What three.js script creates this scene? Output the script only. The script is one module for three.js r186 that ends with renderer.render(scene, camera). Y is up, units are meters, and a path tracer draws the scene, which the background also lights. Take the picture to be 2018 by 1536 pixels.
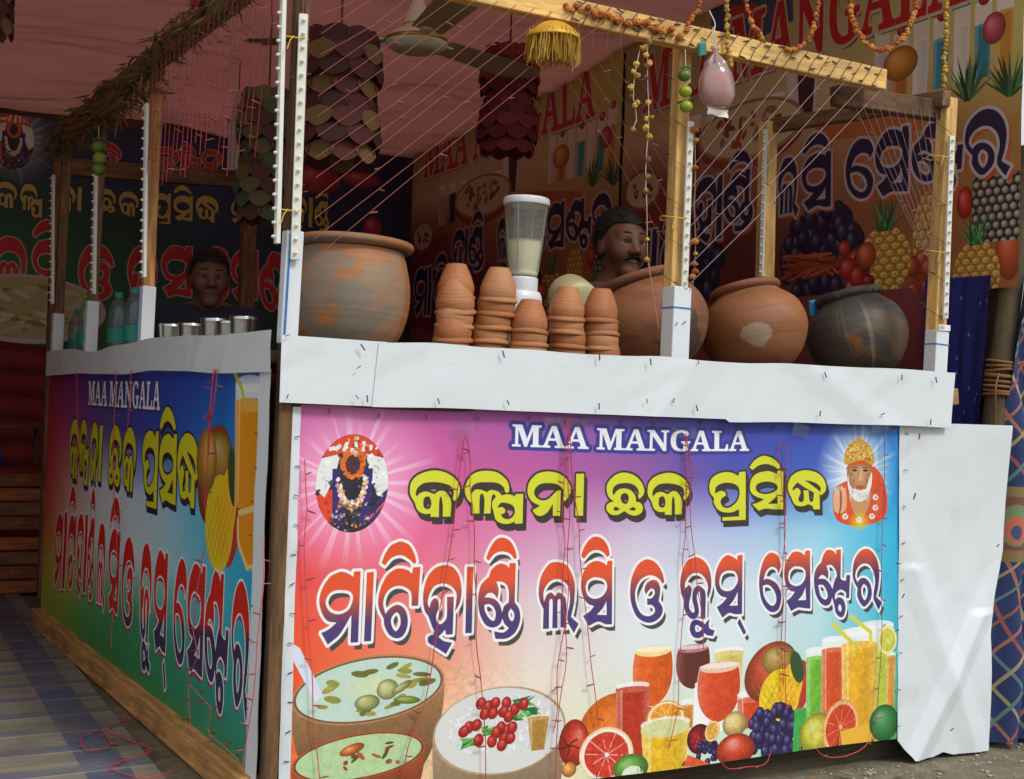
// A roadside lassi and juice stall under a pink cloth awning, seen at an angle from the street.
// x runs along the front counter, y up, -z into the stall; the front corner post stands near the origin. Metres.
import * as THREE from 'three';
import { RoundedBoxGeometry } from 'three/addons/geometries/RoundedBoxGeometry.js';
import { MarchingCubes } from 'three/addons/objects/MarchingCubes.js';
import { mergeGeometries, mergeVertices } from 'three/addons/utils/BufferGeometryUtils.js';

const scene = new THREE.Scene();
const renderer = new THREE.WebGLRenderer({ antialias: true });
renderer.toneMapping = THREE.LinearToneMapping;
renderer.toneMappingExposure = 1.74;
renderer.shadowMap.enabled = true;

// ---------- camera
const camera = new THREE.PerspectiveCamera(32.195, 1024 / 779, 0.05, 400);
camera.position.set(-1.067, 1.044, 2.974);
camera.up.set(-0.035, 0.999, -0.006);
camera.lookAt(-1.067 + 0.493, 1.044 + 0.012, 2.974 - 0.870);
scene.add(camera);

// ---------- sky: bright even overcast, slightly blue
{
  const W = 256, H = 128, d = new Float32Array(W * H * 4);
  for (let y = 0; y < H; y++) {
    const el = ((y + 0.5) / H - 0.5) * Math.PI, s = Math.sin(el);
    const L = s > 0 ? 0.95 * (1 + 2 * s) / 3 : 0.95 / 3;
    for (let x = 0; x < W; x++) {
      const n = 1 + 0.05 * Math.sin(x * 0.11 + Math.sin(y * 0.2) * 2) * Math.max(0, s), i = (y * W + x) * 4;
      d[i] = L * n * 0.95; d[i + 1] = L * n * 0.99; d[i + 2] = L * n * 1.04; d[i + 3] = 1;
    }
  }
  const t = new THREE.DataTexture(d, W, H, THREE.RGBAFormat, THREE.FloatType);
  t.mapping = THREE.EquirectangularReflectionMapping; t.magFilter = THREE.LinearFilter; t.needsUpdate = true;
  scene.background = t; scene.environment = t;
}
const sun = new THREE.DirectionalLight(new THREE.Color(1, 0.96, 0.9), 1.0);
sun.position.set(3.0, 8.0, 6.5); sun.target.position.set(0.8, 0.8, 0);
sun.castShadow = true; sun.shadow.radius = 26; sun.shadow.mapSize.set(2048, 2048);
Object.assign(sun.shadow.camera, { left: -6, right: 6, top: 6, bottom: -6, near: 0.5, far: 30 });
scene.add(sun, sun.target);

// ---------- helpers
let seed = 7;
const reseed = (s) => { seed = s; };
const rnd = () => { seed = (seed + 0x6d2b79f5) | 0; let t = Math.imul(seed ^ (seed >>> 15), 1 | seed); t = (t + Math.imul(t ^ (t >>> 7), 61 | t)) ^ t; return ((t ^ (t >>> 14)) >>> 0) / 4294967296; };
const rr = (a, b) => a + (b - a) * rnd();
const hash = (x, y, z) => { let h = Math.imul(x, 374761393) + Math.imul(y, 668265263) + Math.imul(z, 2147483647 - 1640531527); h = Math.imul(h ^ (h >>> 13), 1274126177); return ((h ^ (h >>> 16)) >>> 0) / 4294967296; };
const sm = (t) => t * t * (3 - 2 * t), mix = (a, b, t) => a + (b - a) * t, clamp = (v, a, b) => Math.max(a, Math.min(b, v));
function noise(x, y = 0, z = 0) {                                   // value noise, -1 .. 1
  const X = Math.floor(x), Y = Math.floor(y), Z = Math.floor(z), u = sm(x - X), v = sm(y - Y), w = sm(z - Z);
  const g = (a, b, c) => hash(X + a, Y + b, Z + c);
  return 2 * mix(mix(mix(g(0, 0, 0), g(1, 0, 0), u), mix(g(0, 1, 0), g(1, 1, 0), u), v), mix(mix(g(0, 0, 1), g(1, 0, 1), u), mix(g(0, 1, 1), g(1, 1, 1), u), v), w) - 1;
}
const fbm = (x, y, z = 0, o = 4) => { let s = 0, a = 0.5; for (let i = 0; i < o; i++) { s += a * noise(x, y, z); x = x * 2 + 7.1; y = y * 2 + 3.7; z *= 2; a *= 0.5; } return s; };
const V = (x, y, z) => new THREE.Vector3(x, y, z);
const vec = (a) => Array.isArray(a) ? V(a[0], a[1], a[2]) : a;
const used = new Map();
function numbered(name) { const n = used.get(name) || 0; used.set(name, n + 1); return n ? name + '_' + String(n).padStart(3, '0') : name; }
function shadows(o) { o.traverse((m) => { if (m.isMesh) { m.castShadow = true; m.receiveShadow = true; } }); return o; }
function thing(name, label, category, [x, y, z] = [0, 0, 0], group) {   // a Group at the thing's base whose children are its parts
  const o = new THREE.Group(); o.name = numbered(name); o.position.set(x, y, z); scene.add(o);
  o.userData = { label, category }; if (group) o.userData.group = group;
  return o;
}
function part(name, geo, mat, parent, pos) {                         // one named mesh under a thing or a part
  const m = new THREE.Mesh(Array.isArray(geo) ? merge(geo) : geo, mat); m.name = name; m.castShadow = m.receiveShadow = true;
  if (pos) m.position.set(...pos);
  parent.add(m); return m;
}
function solo(name, label, category, geo, mat, group) {              // a thing that is one mesh
  const m = part(numbered(name), geo, mat, scene); m.userData = { label, category }; if (group) m.userData.group = group; return m;
}
function structure(name, geo, mat) { const m = part(name, geo, mat, scene); m.userData.kind = 'structure'; return m; }
function merge(list) {
  const plain = list.map((g) => { const n = g.index ? g.toNonIndexed() : g.clone(); for (const k of Object.keys(n.attributes)) if (!['position', 'normal', 'uv'].includes(k)) n.deleteAttribute(k); if (!n.attributes.uv) n.setAttribute('uv', new THREE.BufferAttribute(new Float32Array(n.attributes.position.count * 2), 2)); return n; });
  return plain.length === 1 ? plain[0] : mergeGeometries(plain);
}
function boxUV(g) {                                                  // uv in metres, u along the longest side
  g.computeBoundingBox(); const s = g.boundingBox.getSize(V(0, 0, 0)).toArray(), L = s.indexOf(Math.max(...s)), p = g.attributes.position, n = g.attributes.normal, uv = g.attributes.uv;
  for (let i = 0; i < p.count; i++) {
    const P = [p.getX(i), p.getY(i), p.getZ(i)], N = [n.getX(i), n.getY(i), n.getZ(i)].map(Math.abs), k = N.indexOf(Math.max(...N)), ax = [0, 1, 2].filter((a) => a !== k);
    const a = ax.includes(L) ? L : ax[0], b = ax.find((q) => q !== a); uv.setXY(i, P[a] + 0.31 * k, P[b] + 0.17 * k);
  }
  return g;
}
function block(w, h, d, pos = [0, 0, 0], rot = [0, 0, 0], bevel = 0.003) {
  const g = boxUV(bevel ? new RoundedBoxGeometry(w, h, d, 1, Math.min(bevel, w / 2.1, h / 2.1, d / 2.1)) : new THREE.BoxGeometry(w, h, d).toNonIndexed());
  g.rotateX(rot[0]); g.rotateY(rot[1]); g.rotateZ(rot[2]); g.translate(...pos); return g;
}
function frame(a, b, up = V(0, 1, 0)) {                              // matrix that turns +x into a->b, placed midway
  const x = b.clone().sub(a).normalize(); let z = x.clone().cross(up); if (z.lengthSq() < 1e-6) z = x.clone().cross(V(1, 0, 0)); z.normalize();
  return new THREE.Matrix4().makeBasis(x, z.clone().cross(x), z).setPosition(a.clone().add(b).multiplyScalar(0.5));
}
function beam(a, b, h, d, bevel = 0.004, up) { a = vec(a); b = vec(b); return block(a.distanceTo(b), h, d, [0, 0, 0], [0, 0, 0], bevel).applyMatrix4(frame(a, b, up)); }
function rough(g, amp, f = 18) {                                     // uneven, hand-sawn faces
  const p = g.attributes.position; for (let i = 0; i < p.count; i++) { const x = p.getX(i), y = p.getY(i), z = p.getZ(i); p.setXYZ(i, x + amp * noise(x * f, y * f, z * f), y + amp * noise(y * f + 9, z * f, x * f), z + amp * noise(z * f + 5, x * f, y * f)); }
  g.computeVertexNormals(); return g;
}
function rod(a, b, r, r2 = r, n = 8) { a = vec(a); b = vec(b); const g = new THREE.CylinderGeometry(r2, r, a.distanceTo(b), n); g.rotateZ(-Math.PI / 2); return g.applyMatrix4(frame(a, b)); }
function tube(pts, r, seg = pts.length * 4, n = 5, closed = false) { return new THREE.TubeGeometry(new THREE.CatmullRomCurve3(pts.map(vec), closed), seg, r, n, closed); }
function lathe(profile, n = 32, smooth = true) { let p = profile.map(([x, y]) => new THREE.Vector2(Math.max(x, 1e-4), y)); if (smooth) p = new THREE.SplineCurve(p).getPoints(profile.length * 4); return new THREE.LatheGeometry(p, n); }
function ball(r, pos, scale = [1, 1, 1], n = 12) { const g = new THREE.SphereGeometry(r, n, Math.max(6, n * 0.7 | 0)); g.scale(...scale); g.translate(...pos); return g; }
function sheet(fn, nu, nv, th = 0.0015) {                            // a flexible sheet with real thickness; fn(u, v) gives [x, y, z]
  const P = [], uv = [], idx = [], W = nu + 1, N = W * (nv + 1);
  for (let j = 0; j <= nv; j++) for (let i = 0; i <= nu; i++) { P.push(...fn(i / nu, j / nv)); uv.push(i / nu, j / nv); }
  for (let j = 0; j < nv; j++) for (let i = 0; i < nu; i++) { const a = j * W + i; idx.push(a, a + 1, a + W + 1, a, a + W + 1, a + W); }
  const f = new THREE.BufferGeometry(); f.setAttribute('position', new THREE.Float32BufferAttribute(P, 3)); f.setAttribute('uv', new THREE.Float32BufferAttribute(uv, 2)); f.setIndex(idx); f.computeVertexNormals();
  const nn = f.attributes.normal, Q = P.slice(), U = uv.slice(), M = [...nn.array];
  for (let i = 0; i < N; i++) { for (let k = 0; k < 3; k++) { Q.push(P[i * 3 + k] - nn.array[i * 3 + k] * th); M.push(-nn.array[i * 3 + k]); } U.push(uv[i * 2], uv[i * 2 + 1]); }
  const I = idx.slice(); for (let k = 0; k < idx.length; k += 3) I.push(N + idx[k], N + idx[k + 2], N + idx[k + 1]);
  const edge = []; for (let i = 0; i < nu; i++) edge.push([i + 1, i], [nv * W + i, nv * W + i + 1]); for (let j = 0; j < nv; j++) edge.push([j * W, (j + 1) * W], [(j + 1) * W + nu, j * W + nu]);
  for (const [a, b] of edge) I.push(a, b, N + b, a, N + b, N + a);
  const g = new THREE.BufferGeometry(); g.setAttribute('position', new THREE.Float32BufferAttribute(Q, 3)); g.setAttribute('normal', new THREE.Float32BufferAttribute(M, 3)); g.setAttribute('uv', new THREE.Float32BufferAttribute(U, 2)); g.setIndex(I); return g;
}
// ---------- textures and materials
function canvas(w, h, draw) { const c = document.createElement('canvas'); c.width = w; c.height = h; draw(c.getContext('2d'), w, h); return c; }
function tex(c, rx = 1, ry = 1, srgb = true) { const t = new THREE.CanvasTexture(c); t.wrapS = t.wrapT = THREE.RepeatWrapping; t.repeat.set(rx, ry); if (srgb) t.colorSpace = THREE.SRGBColorSpace; t.anisotropy = 8; return t; }
function grain(w, h, fn, rx = 1, ry = 1, srgb = true) {              // fn(x, y) in pixels gives a grey or [r, g, b], 0..255
  return tex(canvas(w, h, (c) => { const im = c.createImageData(w, h); for (let y = 0; y < h; y++) for (let x = 0; x < w; x++) { const v = fn(x, y), i = (y * w + x) * 4; im.data[i] = v[0] ?? v; im.data[i + 1] = v[1] ?? v; im.data[i + 2] = v[2] ?? v; im.data[i + 3] = 255; } c.putImageData(im, 0, 0); }), rx, ry, srgb);
}
const wrapNoise = (x, y, w, h, f, s = 0) => { const a = x / w * Math.PI * 2, b = y / h * Math.PI * 2, r = f / 6.283; return fbm(Math.cos(a) * r + s, Math.sin(a) * r + Math.cos(b) * r * 1.3, Math.sin(b) * r + s, 4); };
const std = (color, roughness = 0.7, o = {}) => new THREE.MeshStandardMaterial({ color: Array.isArray(color) ? new THREE.Color().setRGB(...color.map((v) => v / 255), THREE.SRGBColorSpace) : color, roughness, ...o });
const phys = (color, roughness = 0.5, o = {}) => new THREE.MeshPhysicalMaterial({ color: Array.isArray(color) ? new THREE.Color().setRGB(...color.map((v) => v / 255), THREE.SRGBColorSpace) : color, roughness, ...o });
function woodTex(base, amp, s) { return grain(512, 128, (x, y) => { const a = fbm(x * 0.012 + s, y * 0.16, s, 3), b = noise(x * 0.05, y * 0.9, s) * 0.35, k = noise(x * 0.01 + 3 * s, y * 0.03, s); const d = 1 + amp * (a + b) + 0.1 * k; return base.map((v) => clamp(v * d, 0, 255)); }, 1.6, 4); }
const woodBump = grain(512, 128, (x, y) => 128 + 90 * fbm(x * 0.015, y * 0.3, 2, 3) + 30 * noise(x * 0.1, y * 0.8, 1), 1.6, 4, false);
const wood = (base, amp = 0.5, s = 1) => std(0xffffff, 0.78, { map: woodTex(base, amp * 0.6, s), bumpMap: woodBump, bumpScale: 0.0008 });
const M = {
  paleWood: wood([214, 172, 104], 0.35, 1), wood: wood([178, 128, 74], 0.5, 2), brownWood: wood([98, 70, 42], 0.6, 3), darkWood: wood([92, 58, 34], 0.5, 4), oldWood: wood([120, 90, 60], 0.6, 5),
  steel: std([190, 190, 188], 0.28, { metalness: 0.95 }), staple: std([88, 88, 92], 0.4, { metalness: 0.7 }),
  redWire: std([198, 62, 66], 0.5), pinkWire: std([214, 96, 92], 0.5), brownWire: std([96, 44, 40], 0.55), bulb: std([142, 60, 66], 0.35), darkBulb: std([60, 44, 50], 0.35),
  whitePlastic: std([228, 229, 226], 0.4), tie: std([206, 176, 54], 0.5), whiteTie: std([205, 203, 192], 0.6),
};
const creaseBump = (() => { reseed(5); return tex(canvas(1024, 1024, (c, w, h) => { c.fillStyle = 'rgb(128,128,128)'; c.fillRect(0, 0, w, h); for (let i = 0; i < 60; i++) { let x = rnd() * w, y = rnd() * h, a = rnd() * 6.28; const L = rr(60, 420), k = rr(3, 15), o = rr(0.05, 0.28); c.lineCap = 'round'; for (const [d, g] of [[0, 255], [k * 0.55, 0]]) { c.strokeStyle = `rgba(${g},${g},${g},${o})`; for (let q = 0; q < 3; q++) { c.lineWidth = k * (1.4 - q * 0.45); c.beginPath(); c.moveTo(x + d * Math.sin(a), y - d * Math.cos(a)); c.quadraticCurveTo(x + Math.cos(a) * L * 0.5 + rr(-14, 14), y + Math.sin(a) * L * 0.5 + rr(-14, 14), x + Math.cos(a) * L + d * Math.sin(a), y + Math.sin(a) * L - d * Math.cos(a)); c.stroke(); } } } }), 1, 1, false); })();
const vinylBump = grain(512, 512, (x, y) => 128 + 70 * wrapNoise(x, y, 512, 512, 5, 1) + 26 * wrapNoise(x, y, 512, 512, 22, 4), 1.4, 1.4, false);
const whiteStain = grain(512, 512, (x, y) => { const a = wrapNoise(x, y, 512, 512, 4, 2), b = Math.max(0, wrapNoise(x, y, 512, 512, 9, 8) - 0.22), s = hash(x, y, 3) > 0.9993 ? 40 : 0; return [219 + a * 4 - b * 16 - s, 225 + a * 4 - b * 22 - s, 229 + a * 4 - b * 32 - s]; }, 1, 1);
M.vinyl = std(0xffffff, 0.5, { map: whiteStain, bumpMap: creaseBump, bumpScale: 0.00045 });

// ---------- printed lettering: outlines of the Odia letters on the banners (contour points, '!' marks a corner)
const GLYPHS = {
  ma: [['122,412 139,417 154,426! 155,413! 173,413! 172,590! 152,589! 152,520! 123,566 92,590! 74,560! 94,552 113,537! 89,531 73,509 66,480 73,450 91,424 106,416', '117,457 143,461 154,473 153,488 143,508 119,517 95,509 83,489 87,471 99,460']],
  aa: [['190,417! 209,416! 207,589! 188,589!']],
  tti: [['281,342 304,352 319,375 325,395! 319,401! 306,389 282,377 257,382 238,401! 229,395! 236,375 251,353 267,345'], ['276,410 299,414 314,425! 316,409! 337,408! 334,507! 316,507! 314,476 304,463 280,454 257,459 242,475 237,498 244,524! 255,511 275,502 294,511 305,532 306,557 296,580 278,587 257,577 243,554 240,535! 228,514 223,491 228,460 243,429 260,415', '275,521 285,533 286,554 274,569 262,553 261,534']],
  ha: [['409,406 434,414 451,437 458,469 457,490 452,509 440,526! 443,502 443,479 428,461 404,453 380,459 366,478 361,499 366,515! 372,497 382,490 391,498 394,516! 387,530 386,542 391,553 401,557 415,544 417,523 416,488! 436,488! 435,585! 416,585! 413,572! 394,590! 410,601 434,607! 418,635! 384,614 367,603 365,588 378,584 382,573! 375,561 364,535! 353,520 348,496 349,465 361,431 383,411']],
  aab: [['472,412! 491,412! 491,584! 472,584!']],
  nndi: [['574,336 599,345 615,368 622,390! 615,394! 600,379 575,373 553,379 536,397! 528,390! 537,368 554,344'], ['574,405 589,409 599,417! 600,404! 619,404! 618,508! 631,524 636,544 634,565 621,589 596,603 563,603! 558,583! 586,587 603,576! 590,565 582,550! 575,565 555,573 533,565 517,542 509,514 508,488 514,462 526,448 538,439! 544,422 559,409', '526,493! 537,482 552,483 566,497! 568,473 561,452! 581,454 595,465 600,485 600,508! 587,517 581,534! 574,515 560,500 542,494', '527,512! 543,511 557,522 562,538 557,555 542,548 529,528', '607,524! 616,534 618,547 612,558 602,549 600,535']],
  la: [['750,403 776,410 797,437 806,468 806,502 802,529 796,552! 821,572! 807,597! 787,566 785,544 791,519 791,490 784,468 762,451 738,450 718,463 707,485 709,509! 719,490 732,485 744,495! 755,485 771,494 780,512 783,581! 764,580! 762,511 757,504 752,513 754,581! 738,581! 737,510 731,503 726,512 727,582! 708,582! 708,528! 696,506 692,477 698,442 716,414 731,404']],
  si: [['873,334 897,344 913,365 918,386! 910,391! 895,377 873,371 852,377 833,395! 824,387! 833,363 851,341'], ['877,401 896,406 909,414! 911,402! 927,401! 930,577! 909,576 884,568 854,579! 835,551! 856,539 870,525! 849,517 833,496 826,469 830,438 845,413 861,404', '874,446 898,451 910,463 910,481 895,499 870,505 849,495 841,474 847,456 860,448', '910,512! 912,551! 879,549! 899,531']],
  o: [['1048,400 1075,411 1096,437 1105,466! 1099,470! 1085,455 1065,446 1042,447 1020,460 1007,485 1007,510 1015,534 1030,553 1050,560 1069,555 1075,543 1065,530 1048,528! 1047,510! 1062,510 1073,497 1069,485 1058,483 1047,493 1042,500! 1038,481 1046,466 1066,458 1083,465 1091,483 1090,502 1086,518! 1098,533 1101,549 1090,567 1065,578 1039,575 1013,559 996,528 989,493 993,452 1010,418 1029,404']],
  ju: [['1214,399 1243,411 1262,435 1270,466 1270,492 1261,521! 1257,509 1259,485 1249,463 1232,448 1215,444 1197,448 1180,466 1175,491! 1187,480 1192,478 1200,488 1199,506 1193,530 1195,546 1206,558 1213,554 1211,542 1204,518 1208,493 1222,481 1240,489 1251,508 1252,578! 1236,578! 1234,532 1229,499 1221,507 1220,519 1227,545 1227,564 1211,577 1190,567 1176,543 1173,520! 1164,496 1160,470 1166,437 1184,409'], ['1220,579 1241,586 1250,594! 1267,579! 1265,600 1272,609 1287,614! 1281,630! 1260,626 1250,619! 1243,629 1225,632 1207,625 1197,606 1200,589 1208,580', '1223,594 1242,605! 1233,613 1221,614 1216,605 1216,598']],
  sh: [['1327,398 1348,404 1364,413! 1366,400! 1384,399! 1387,573! 1361,572 1339,567 1314,579! 1293,547! 1314,536 1329,522! 1307,515 1291,498 1284,472 1289,438 1306,410', '1335,443 1356,447 1367,462 1367,479 1352,498 1331,503 1309,496 1300,477 1305,455 1319,445', '1369,507! 1370,547! 1339,546! 1356,529'], ['1378,585! 1403,628! 1394,635! 1370,598!']],
  ee: [['1496,398 1519,408 1530,431 1530,443! 1522,460! 1514,446 1495,440 1476,451 1465,477! 1483,475 1513,489 1531,517 1532,544 1522,568 1500,575 1478,564 1458,536 1449,497 1451,458 1465,419 1481,402', '1462,494! 1484,493 1504,509 1514,531 1512,548 1499,556 1480,544 1466,522']],
  sa: [['1593,398 1612,403 1624,411! 1627,397! 1645,397! 1649,573! 1622,570 1599,567 1572,576! 1553,545! 1572,534 1586,519! 1565,513 1551,496 1544,466 1549,434 1564,412 1576,401', '1594,443 1617,448 1628,461 1625,483 1610,498 1590,502 1569,494 1560,476 1564,457 1578,445', '1628,507! 1631,546! 1598,545! 1616,530']],
  nntta: [['1718,397 1738,401 1750,411! 1751,398! 1770,397! 1770,487! 1781,493 1793,494! 1794,477! 1810,477! 1807,548! 1795,548! 1792,530 1770,521 1750,533 1749,551! 1764,544 1783,552 1793,576 1787,601 1772,606 1754,592 1746,566 1737,543! 1731,560 1715,568 1691,559 1670,530 1662,495 1664,465 1676,445 1689,435! 1698,413 1708,401', '1678,484! 1691,473 1704,476 1718,487! 1719,466 1711,445! 1731,444 1749,460 1755,478! 1745,493 1738,518! 1725,500 1705,486', '1679,503! 1699,504 1714,522 1719,540 1709,549 1690,536', '1770,566 1777,578 1773,589 1764,582 1764,571']],
  ra: [['1875,397 1903,408 1924,437 1932,473 1928,515 1919,548! 1943,566! 1931,590! 1911,560 1908,540 1914,504 1909,473 1891,449 1866,443 1842,455 1831,480 1841,501! 1854,489 1875,490 1893,506 1901,532 1895,557 1872,577 1854,566 1841,542 1842,519! 1825,495 1820,470 1826,434 1847,407', '1867,507 1883,521 1881,546 1871,557 1860,543 1857,522']],
  ka: [['373,162 404,168 430,183 443,201 445,216 439,232 429,241! 424,233! 427,220 422,206 405,197 372,192 340,195 322,208 318,222 321,229! 330,220 347,216 371,223! 384,215 401,216 415,230 421,247 420,281! 397,281! 396,251 391,230 386,239 386,282! 362,281! 362,273! 343,273 325,264 315,243! 304,227 301,212 304,193 318,177 343,166', '350,229 358,231 363,245 360,258 352,261 342,256 340,243 342,233']],
  llpa: [['523,161 555,165 583,183 592,201 592,215 586,219! 579,213 577,205 558,193 526,191 497,193 482,201 478,212 479,222! 491,211 507,211 526,217! 538,211 559,215 571,225! 584,222 600,223 611,228! 612,221! 636,220! 636,299! 612,300! 612,294! 594,300 573,299 555,290 548,272! 542,252 544,240 553,230! 547,222 540,232 538,273! 518,273! 519,240 514,223 507,223 504,240 505,273! 483,273! 481,246! 468,236 459,216 462,197 476,175 498,164', '558,258! 567,246 585,245 604,251 611,263 609,277 596,287 580,286 570,276 580,272 582,262 572,256']],
  na: [['716,159 747,164 772,180 784,201 782,219 767,239! 760,231! 764,221 759,205 741,193 715,190 689,193 673,205 670,219 679,231 698,237 717,231 740,211 753,209! 753,278! 730,278! 729,246! 713,268 695,278 678,276 665,263! 678,257 689,251! 665,241 652,225 649,207 655,187 674,168 693,161']],
  aac: [['801,163! 827,162! 827,277! 802,277!']],
  cha: [['964,157 995,164 1019,182 1030,203 1028,218 1014,231! 1009,222! 1012,212 1004,197 986,188 960,186 935,191 923,205 925,221! 941,205 963,201 986,207 1001,224 1003,238! 1018,241 1027,254 1022,269 1002,277 981,273 964,264! 943,274 921,274 905,263 903,249 914,240 928,238! 911,226 903,209 905,188 922,170 941,160', '964,214 974,218 978,228 974,241 965,244 955,239 950,226 955,217', '926,258 935,252 949,259! 935,263', '979,259! 993,253 1003,259 994,263']],
  pra: [['1315,156 1340,158 1365,168! 1367,156! 1391,155! 1394,297! 1306,297! 1307,287! 1369,286! 1368,265! 1344,273 1317,273 1291,265 1275,245 1275,230! 1262,217 1257,199 1263,177 1284,162', '1278,217! 1282,199 1302,189 1327,187 1352,192 1367,204 1368,226 1357,245 1330,260 1308,256 1299,241 1306,230 1319,223 1313,213 1299,210 1287,214']],
  sib: [['1466,110 1495,118 1516,132 1526,143! 1516,150! 1496,140 1469,134 1441,138 1417,151! 1405,143! 1420,126 1443,113'], ['1473,155 1493,158 1511,163! 1515,154! 1536,154! 1537,270! 1501,269 1469,266 1443,272! 1418,252! 1442,247 1463,238! 1433,230 1413,217 1408,199 1414,177 1436,161', '1474,186 1498,190 1513,199 1513,210 1496,219 1470,223 1444,219 1431,208 1434,195 1451,188', '1514,228! 1515,253! 1478,252! 1497,241']],
  ddha: [['1629,154 1668,161 1696,179 1708,202 1704,220 1686,231! 1682,225! 1684,273! 1658,273! 1654,263! 1636,257 1624,261 1603,262 1582,256 1568,235! 1557,215 1556,192 1570,170 1599,157', '1575,216! 1575,206 1592,190! 1622,206 1659,222! 1657,243 1651,250 1643,247 1640,238 1637,215! 1616,215! 1619,236 1615,248 1603,249 1597,240 1602,229 1606,220 1598,209 1586,208', '1621,184! 1648,188 1670,195 1686,208 1684,220! 1674,213 1649,199']]
};
function contour(path, s, f) {
  const pts = s.split(' ').map((t) => { const k = t.endsWith('!'), [x, y] = (k ? t.slice(0, -1) : t).split(',').map(Number), q = f(x, y); return { x: q[0], y: q[1], k }; }), n = pts.length;
  path.moveTo(pts[0].x, pts[0].y);
  for (let i = 0; i < n; i++) {
    const a = pts[(i + n - 1) % n], b = pts[i], c = pts[(i + 1) % n], d = pts[(i + 2) % n];
    const t1 = b.k ? [(c.x - b.x) / 3, (c.y - b.y) / 3] : [(c.x - a.x) / 6, (c.y - a.y) / 6], t2 = c.k ? [(c.x - b.x) / 3, (c.y - b.y) / 3] : [(d.x - b.x) / 6, (d.y - b.y) / 6];
    path.bezierCurveTo(b.x + t1[0], b.y + t1[1], c.x - t2[0], c.y - t2[1], c.x, c.y);
  }
  path.closePath();
}
const boxes = {};
for (const n in GLYPHS) { const b = [1e9, 1e9, -1e9, -1e9]; for (const s of GLYPHS[n].flat()) for (const t of s.split(' ')) { const [x, y] = t.replace('!', '').split(',').map(Number); b[0] = Math.min(b[0], x); b[1] = Math.min(b[1], y); b[2] = Math.max(b[2], x); b[3] = Math.max(b[3], y); } boxes[n] = b; }
function letters(c, list, { edge, edgeW = 7, shadow, shift = [9, 16], fill, shadowEdge = 0 }) {   // list of [name] at its own place or [name, x0, y0, x1, y1]
  const paths = list.flatMap(([n, x0, y0, x1, y1]) => {
    const b = boxes[n], f = x0 === undefined ? (x, y) => [x, y] : (x, y) => [x0 + (x - b[0]) / (b[2] - b[0]) * (x1 - x0), y0 + (y - b[1]) / (b[3] - b[1]) * (y1 - y0)];
    return GLYPHS[n].map((sh) => { const p = new Path2D(); sh.forEach((s) => contour(p, s, f)); return p; });
  });
  c.lineJoin = 'round';
  if (shadow) { c.save(); c.translate(...shift); c.fillStyle = c.strokeStyle = shadow; c.lineWidth = shadowEdge * 2; for (const p of paths) { if (shadowEdge) c.stroke(p); c.fill(p, 'evenodd'); } c.restore(); }
  if (edge) { c.strokeStyle = edge; c.lineWidth = edgeW * 2; for (const p of paths) c.stroke(p); }
  for (const p of paths) { c.fillStyle = fill; c.fill(p, 'evenodd'); }
}
// ---------- printed pictures
const rgb = (a, k = 1) => `rgb(${a.map((v) => Math.round(clamp(v * k, 0, 255))).join(',')})`, rgba = (a, o) => `rgba(${a.join(',')},${o})`;
function wash(c, w, h, rows) {                                      // soft colour field from a coarse grid of colours
  const gw = rows[0].length, gh = rows.length, im = c.createImageData(w, h), k = (v) => { const i = Math.min(Math.floor(v), 1e9); return [i, sm(v - i)]; };
  for (let y = 0; y < h; y++) for (let x = 0; x < w; x++) {
    const fx = x / (w - 1) * (gw - 1), fy = y / (h - 1) * (gh - 1), i = Math.min(Math.floor(fx), gw - 2), j = Math.min(Math.floor(fy), gh - 2), u = fx - i, v = fy - j, o = (y * w + x) * 4, d = (hash(x, y, 1) - 0.5) * 5;
    for (let q = 0; q < 3; q++) im.data[o + q] = mix(mix(rows[j][i][q], rows[j][i + 1][q], u), mix(rows[j + 1][i][q], rows[j + 1][i + 1][q], u), v) + d;
    im.data[o + 3] = 255;
  }
  c.putImageData(im, 0, 0);
}
function oval(c, x, y, rx, ry, fill, rot = 0) { c.beginPath(); c.ellipse(x, y, Math.abs(rx), Math.abs(ry), rot, 0, 7); c.fillStyle = fill; c.fill(); }
function orb(c, x, y, rx, ry, base, { rot = 0, hi = [-0.35, -0.4], hiK = 1.35, loK = 0.6 } = {}) {  // a photographed fruit in print
  rx = Math.abs(rx); ry = Math.abs(ry);
  c.save(); c.translate(x, y); c.rotate(rot); c.scale(rx, ry); const g = c.createRadialGradient(hi[0], hi[1], 0.05, 0, 0, 1.05);
  g.addColorStop(0, rgb(base.map((v) => v + (255 - v) * (hiK - 1)))); g.addColorStop(0.45, rgb(base)); g.addColorStop(1, rgb(base, loK)); c.beginPath(); c.arc(0, 0, 1, 0, 7); c.fillStyle = g; c.fill(); c.restore();
}
const B4 = (x0, y0, x1, y1) => [(x0 + x1) / 2, (y0 + y1) / 2, (x1 - x0) / 2, (y1 - y0) / 2];
function poly(c, pts, fill) { c.beginPath(); for (let i = 0; i < pts.length; i += 2) c[i ? 'lineTo' : 'moveTo'](pts[i], pts[i + 1]); c.closePath(); c.fillStyle = fill; c.fill(); }
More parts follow.
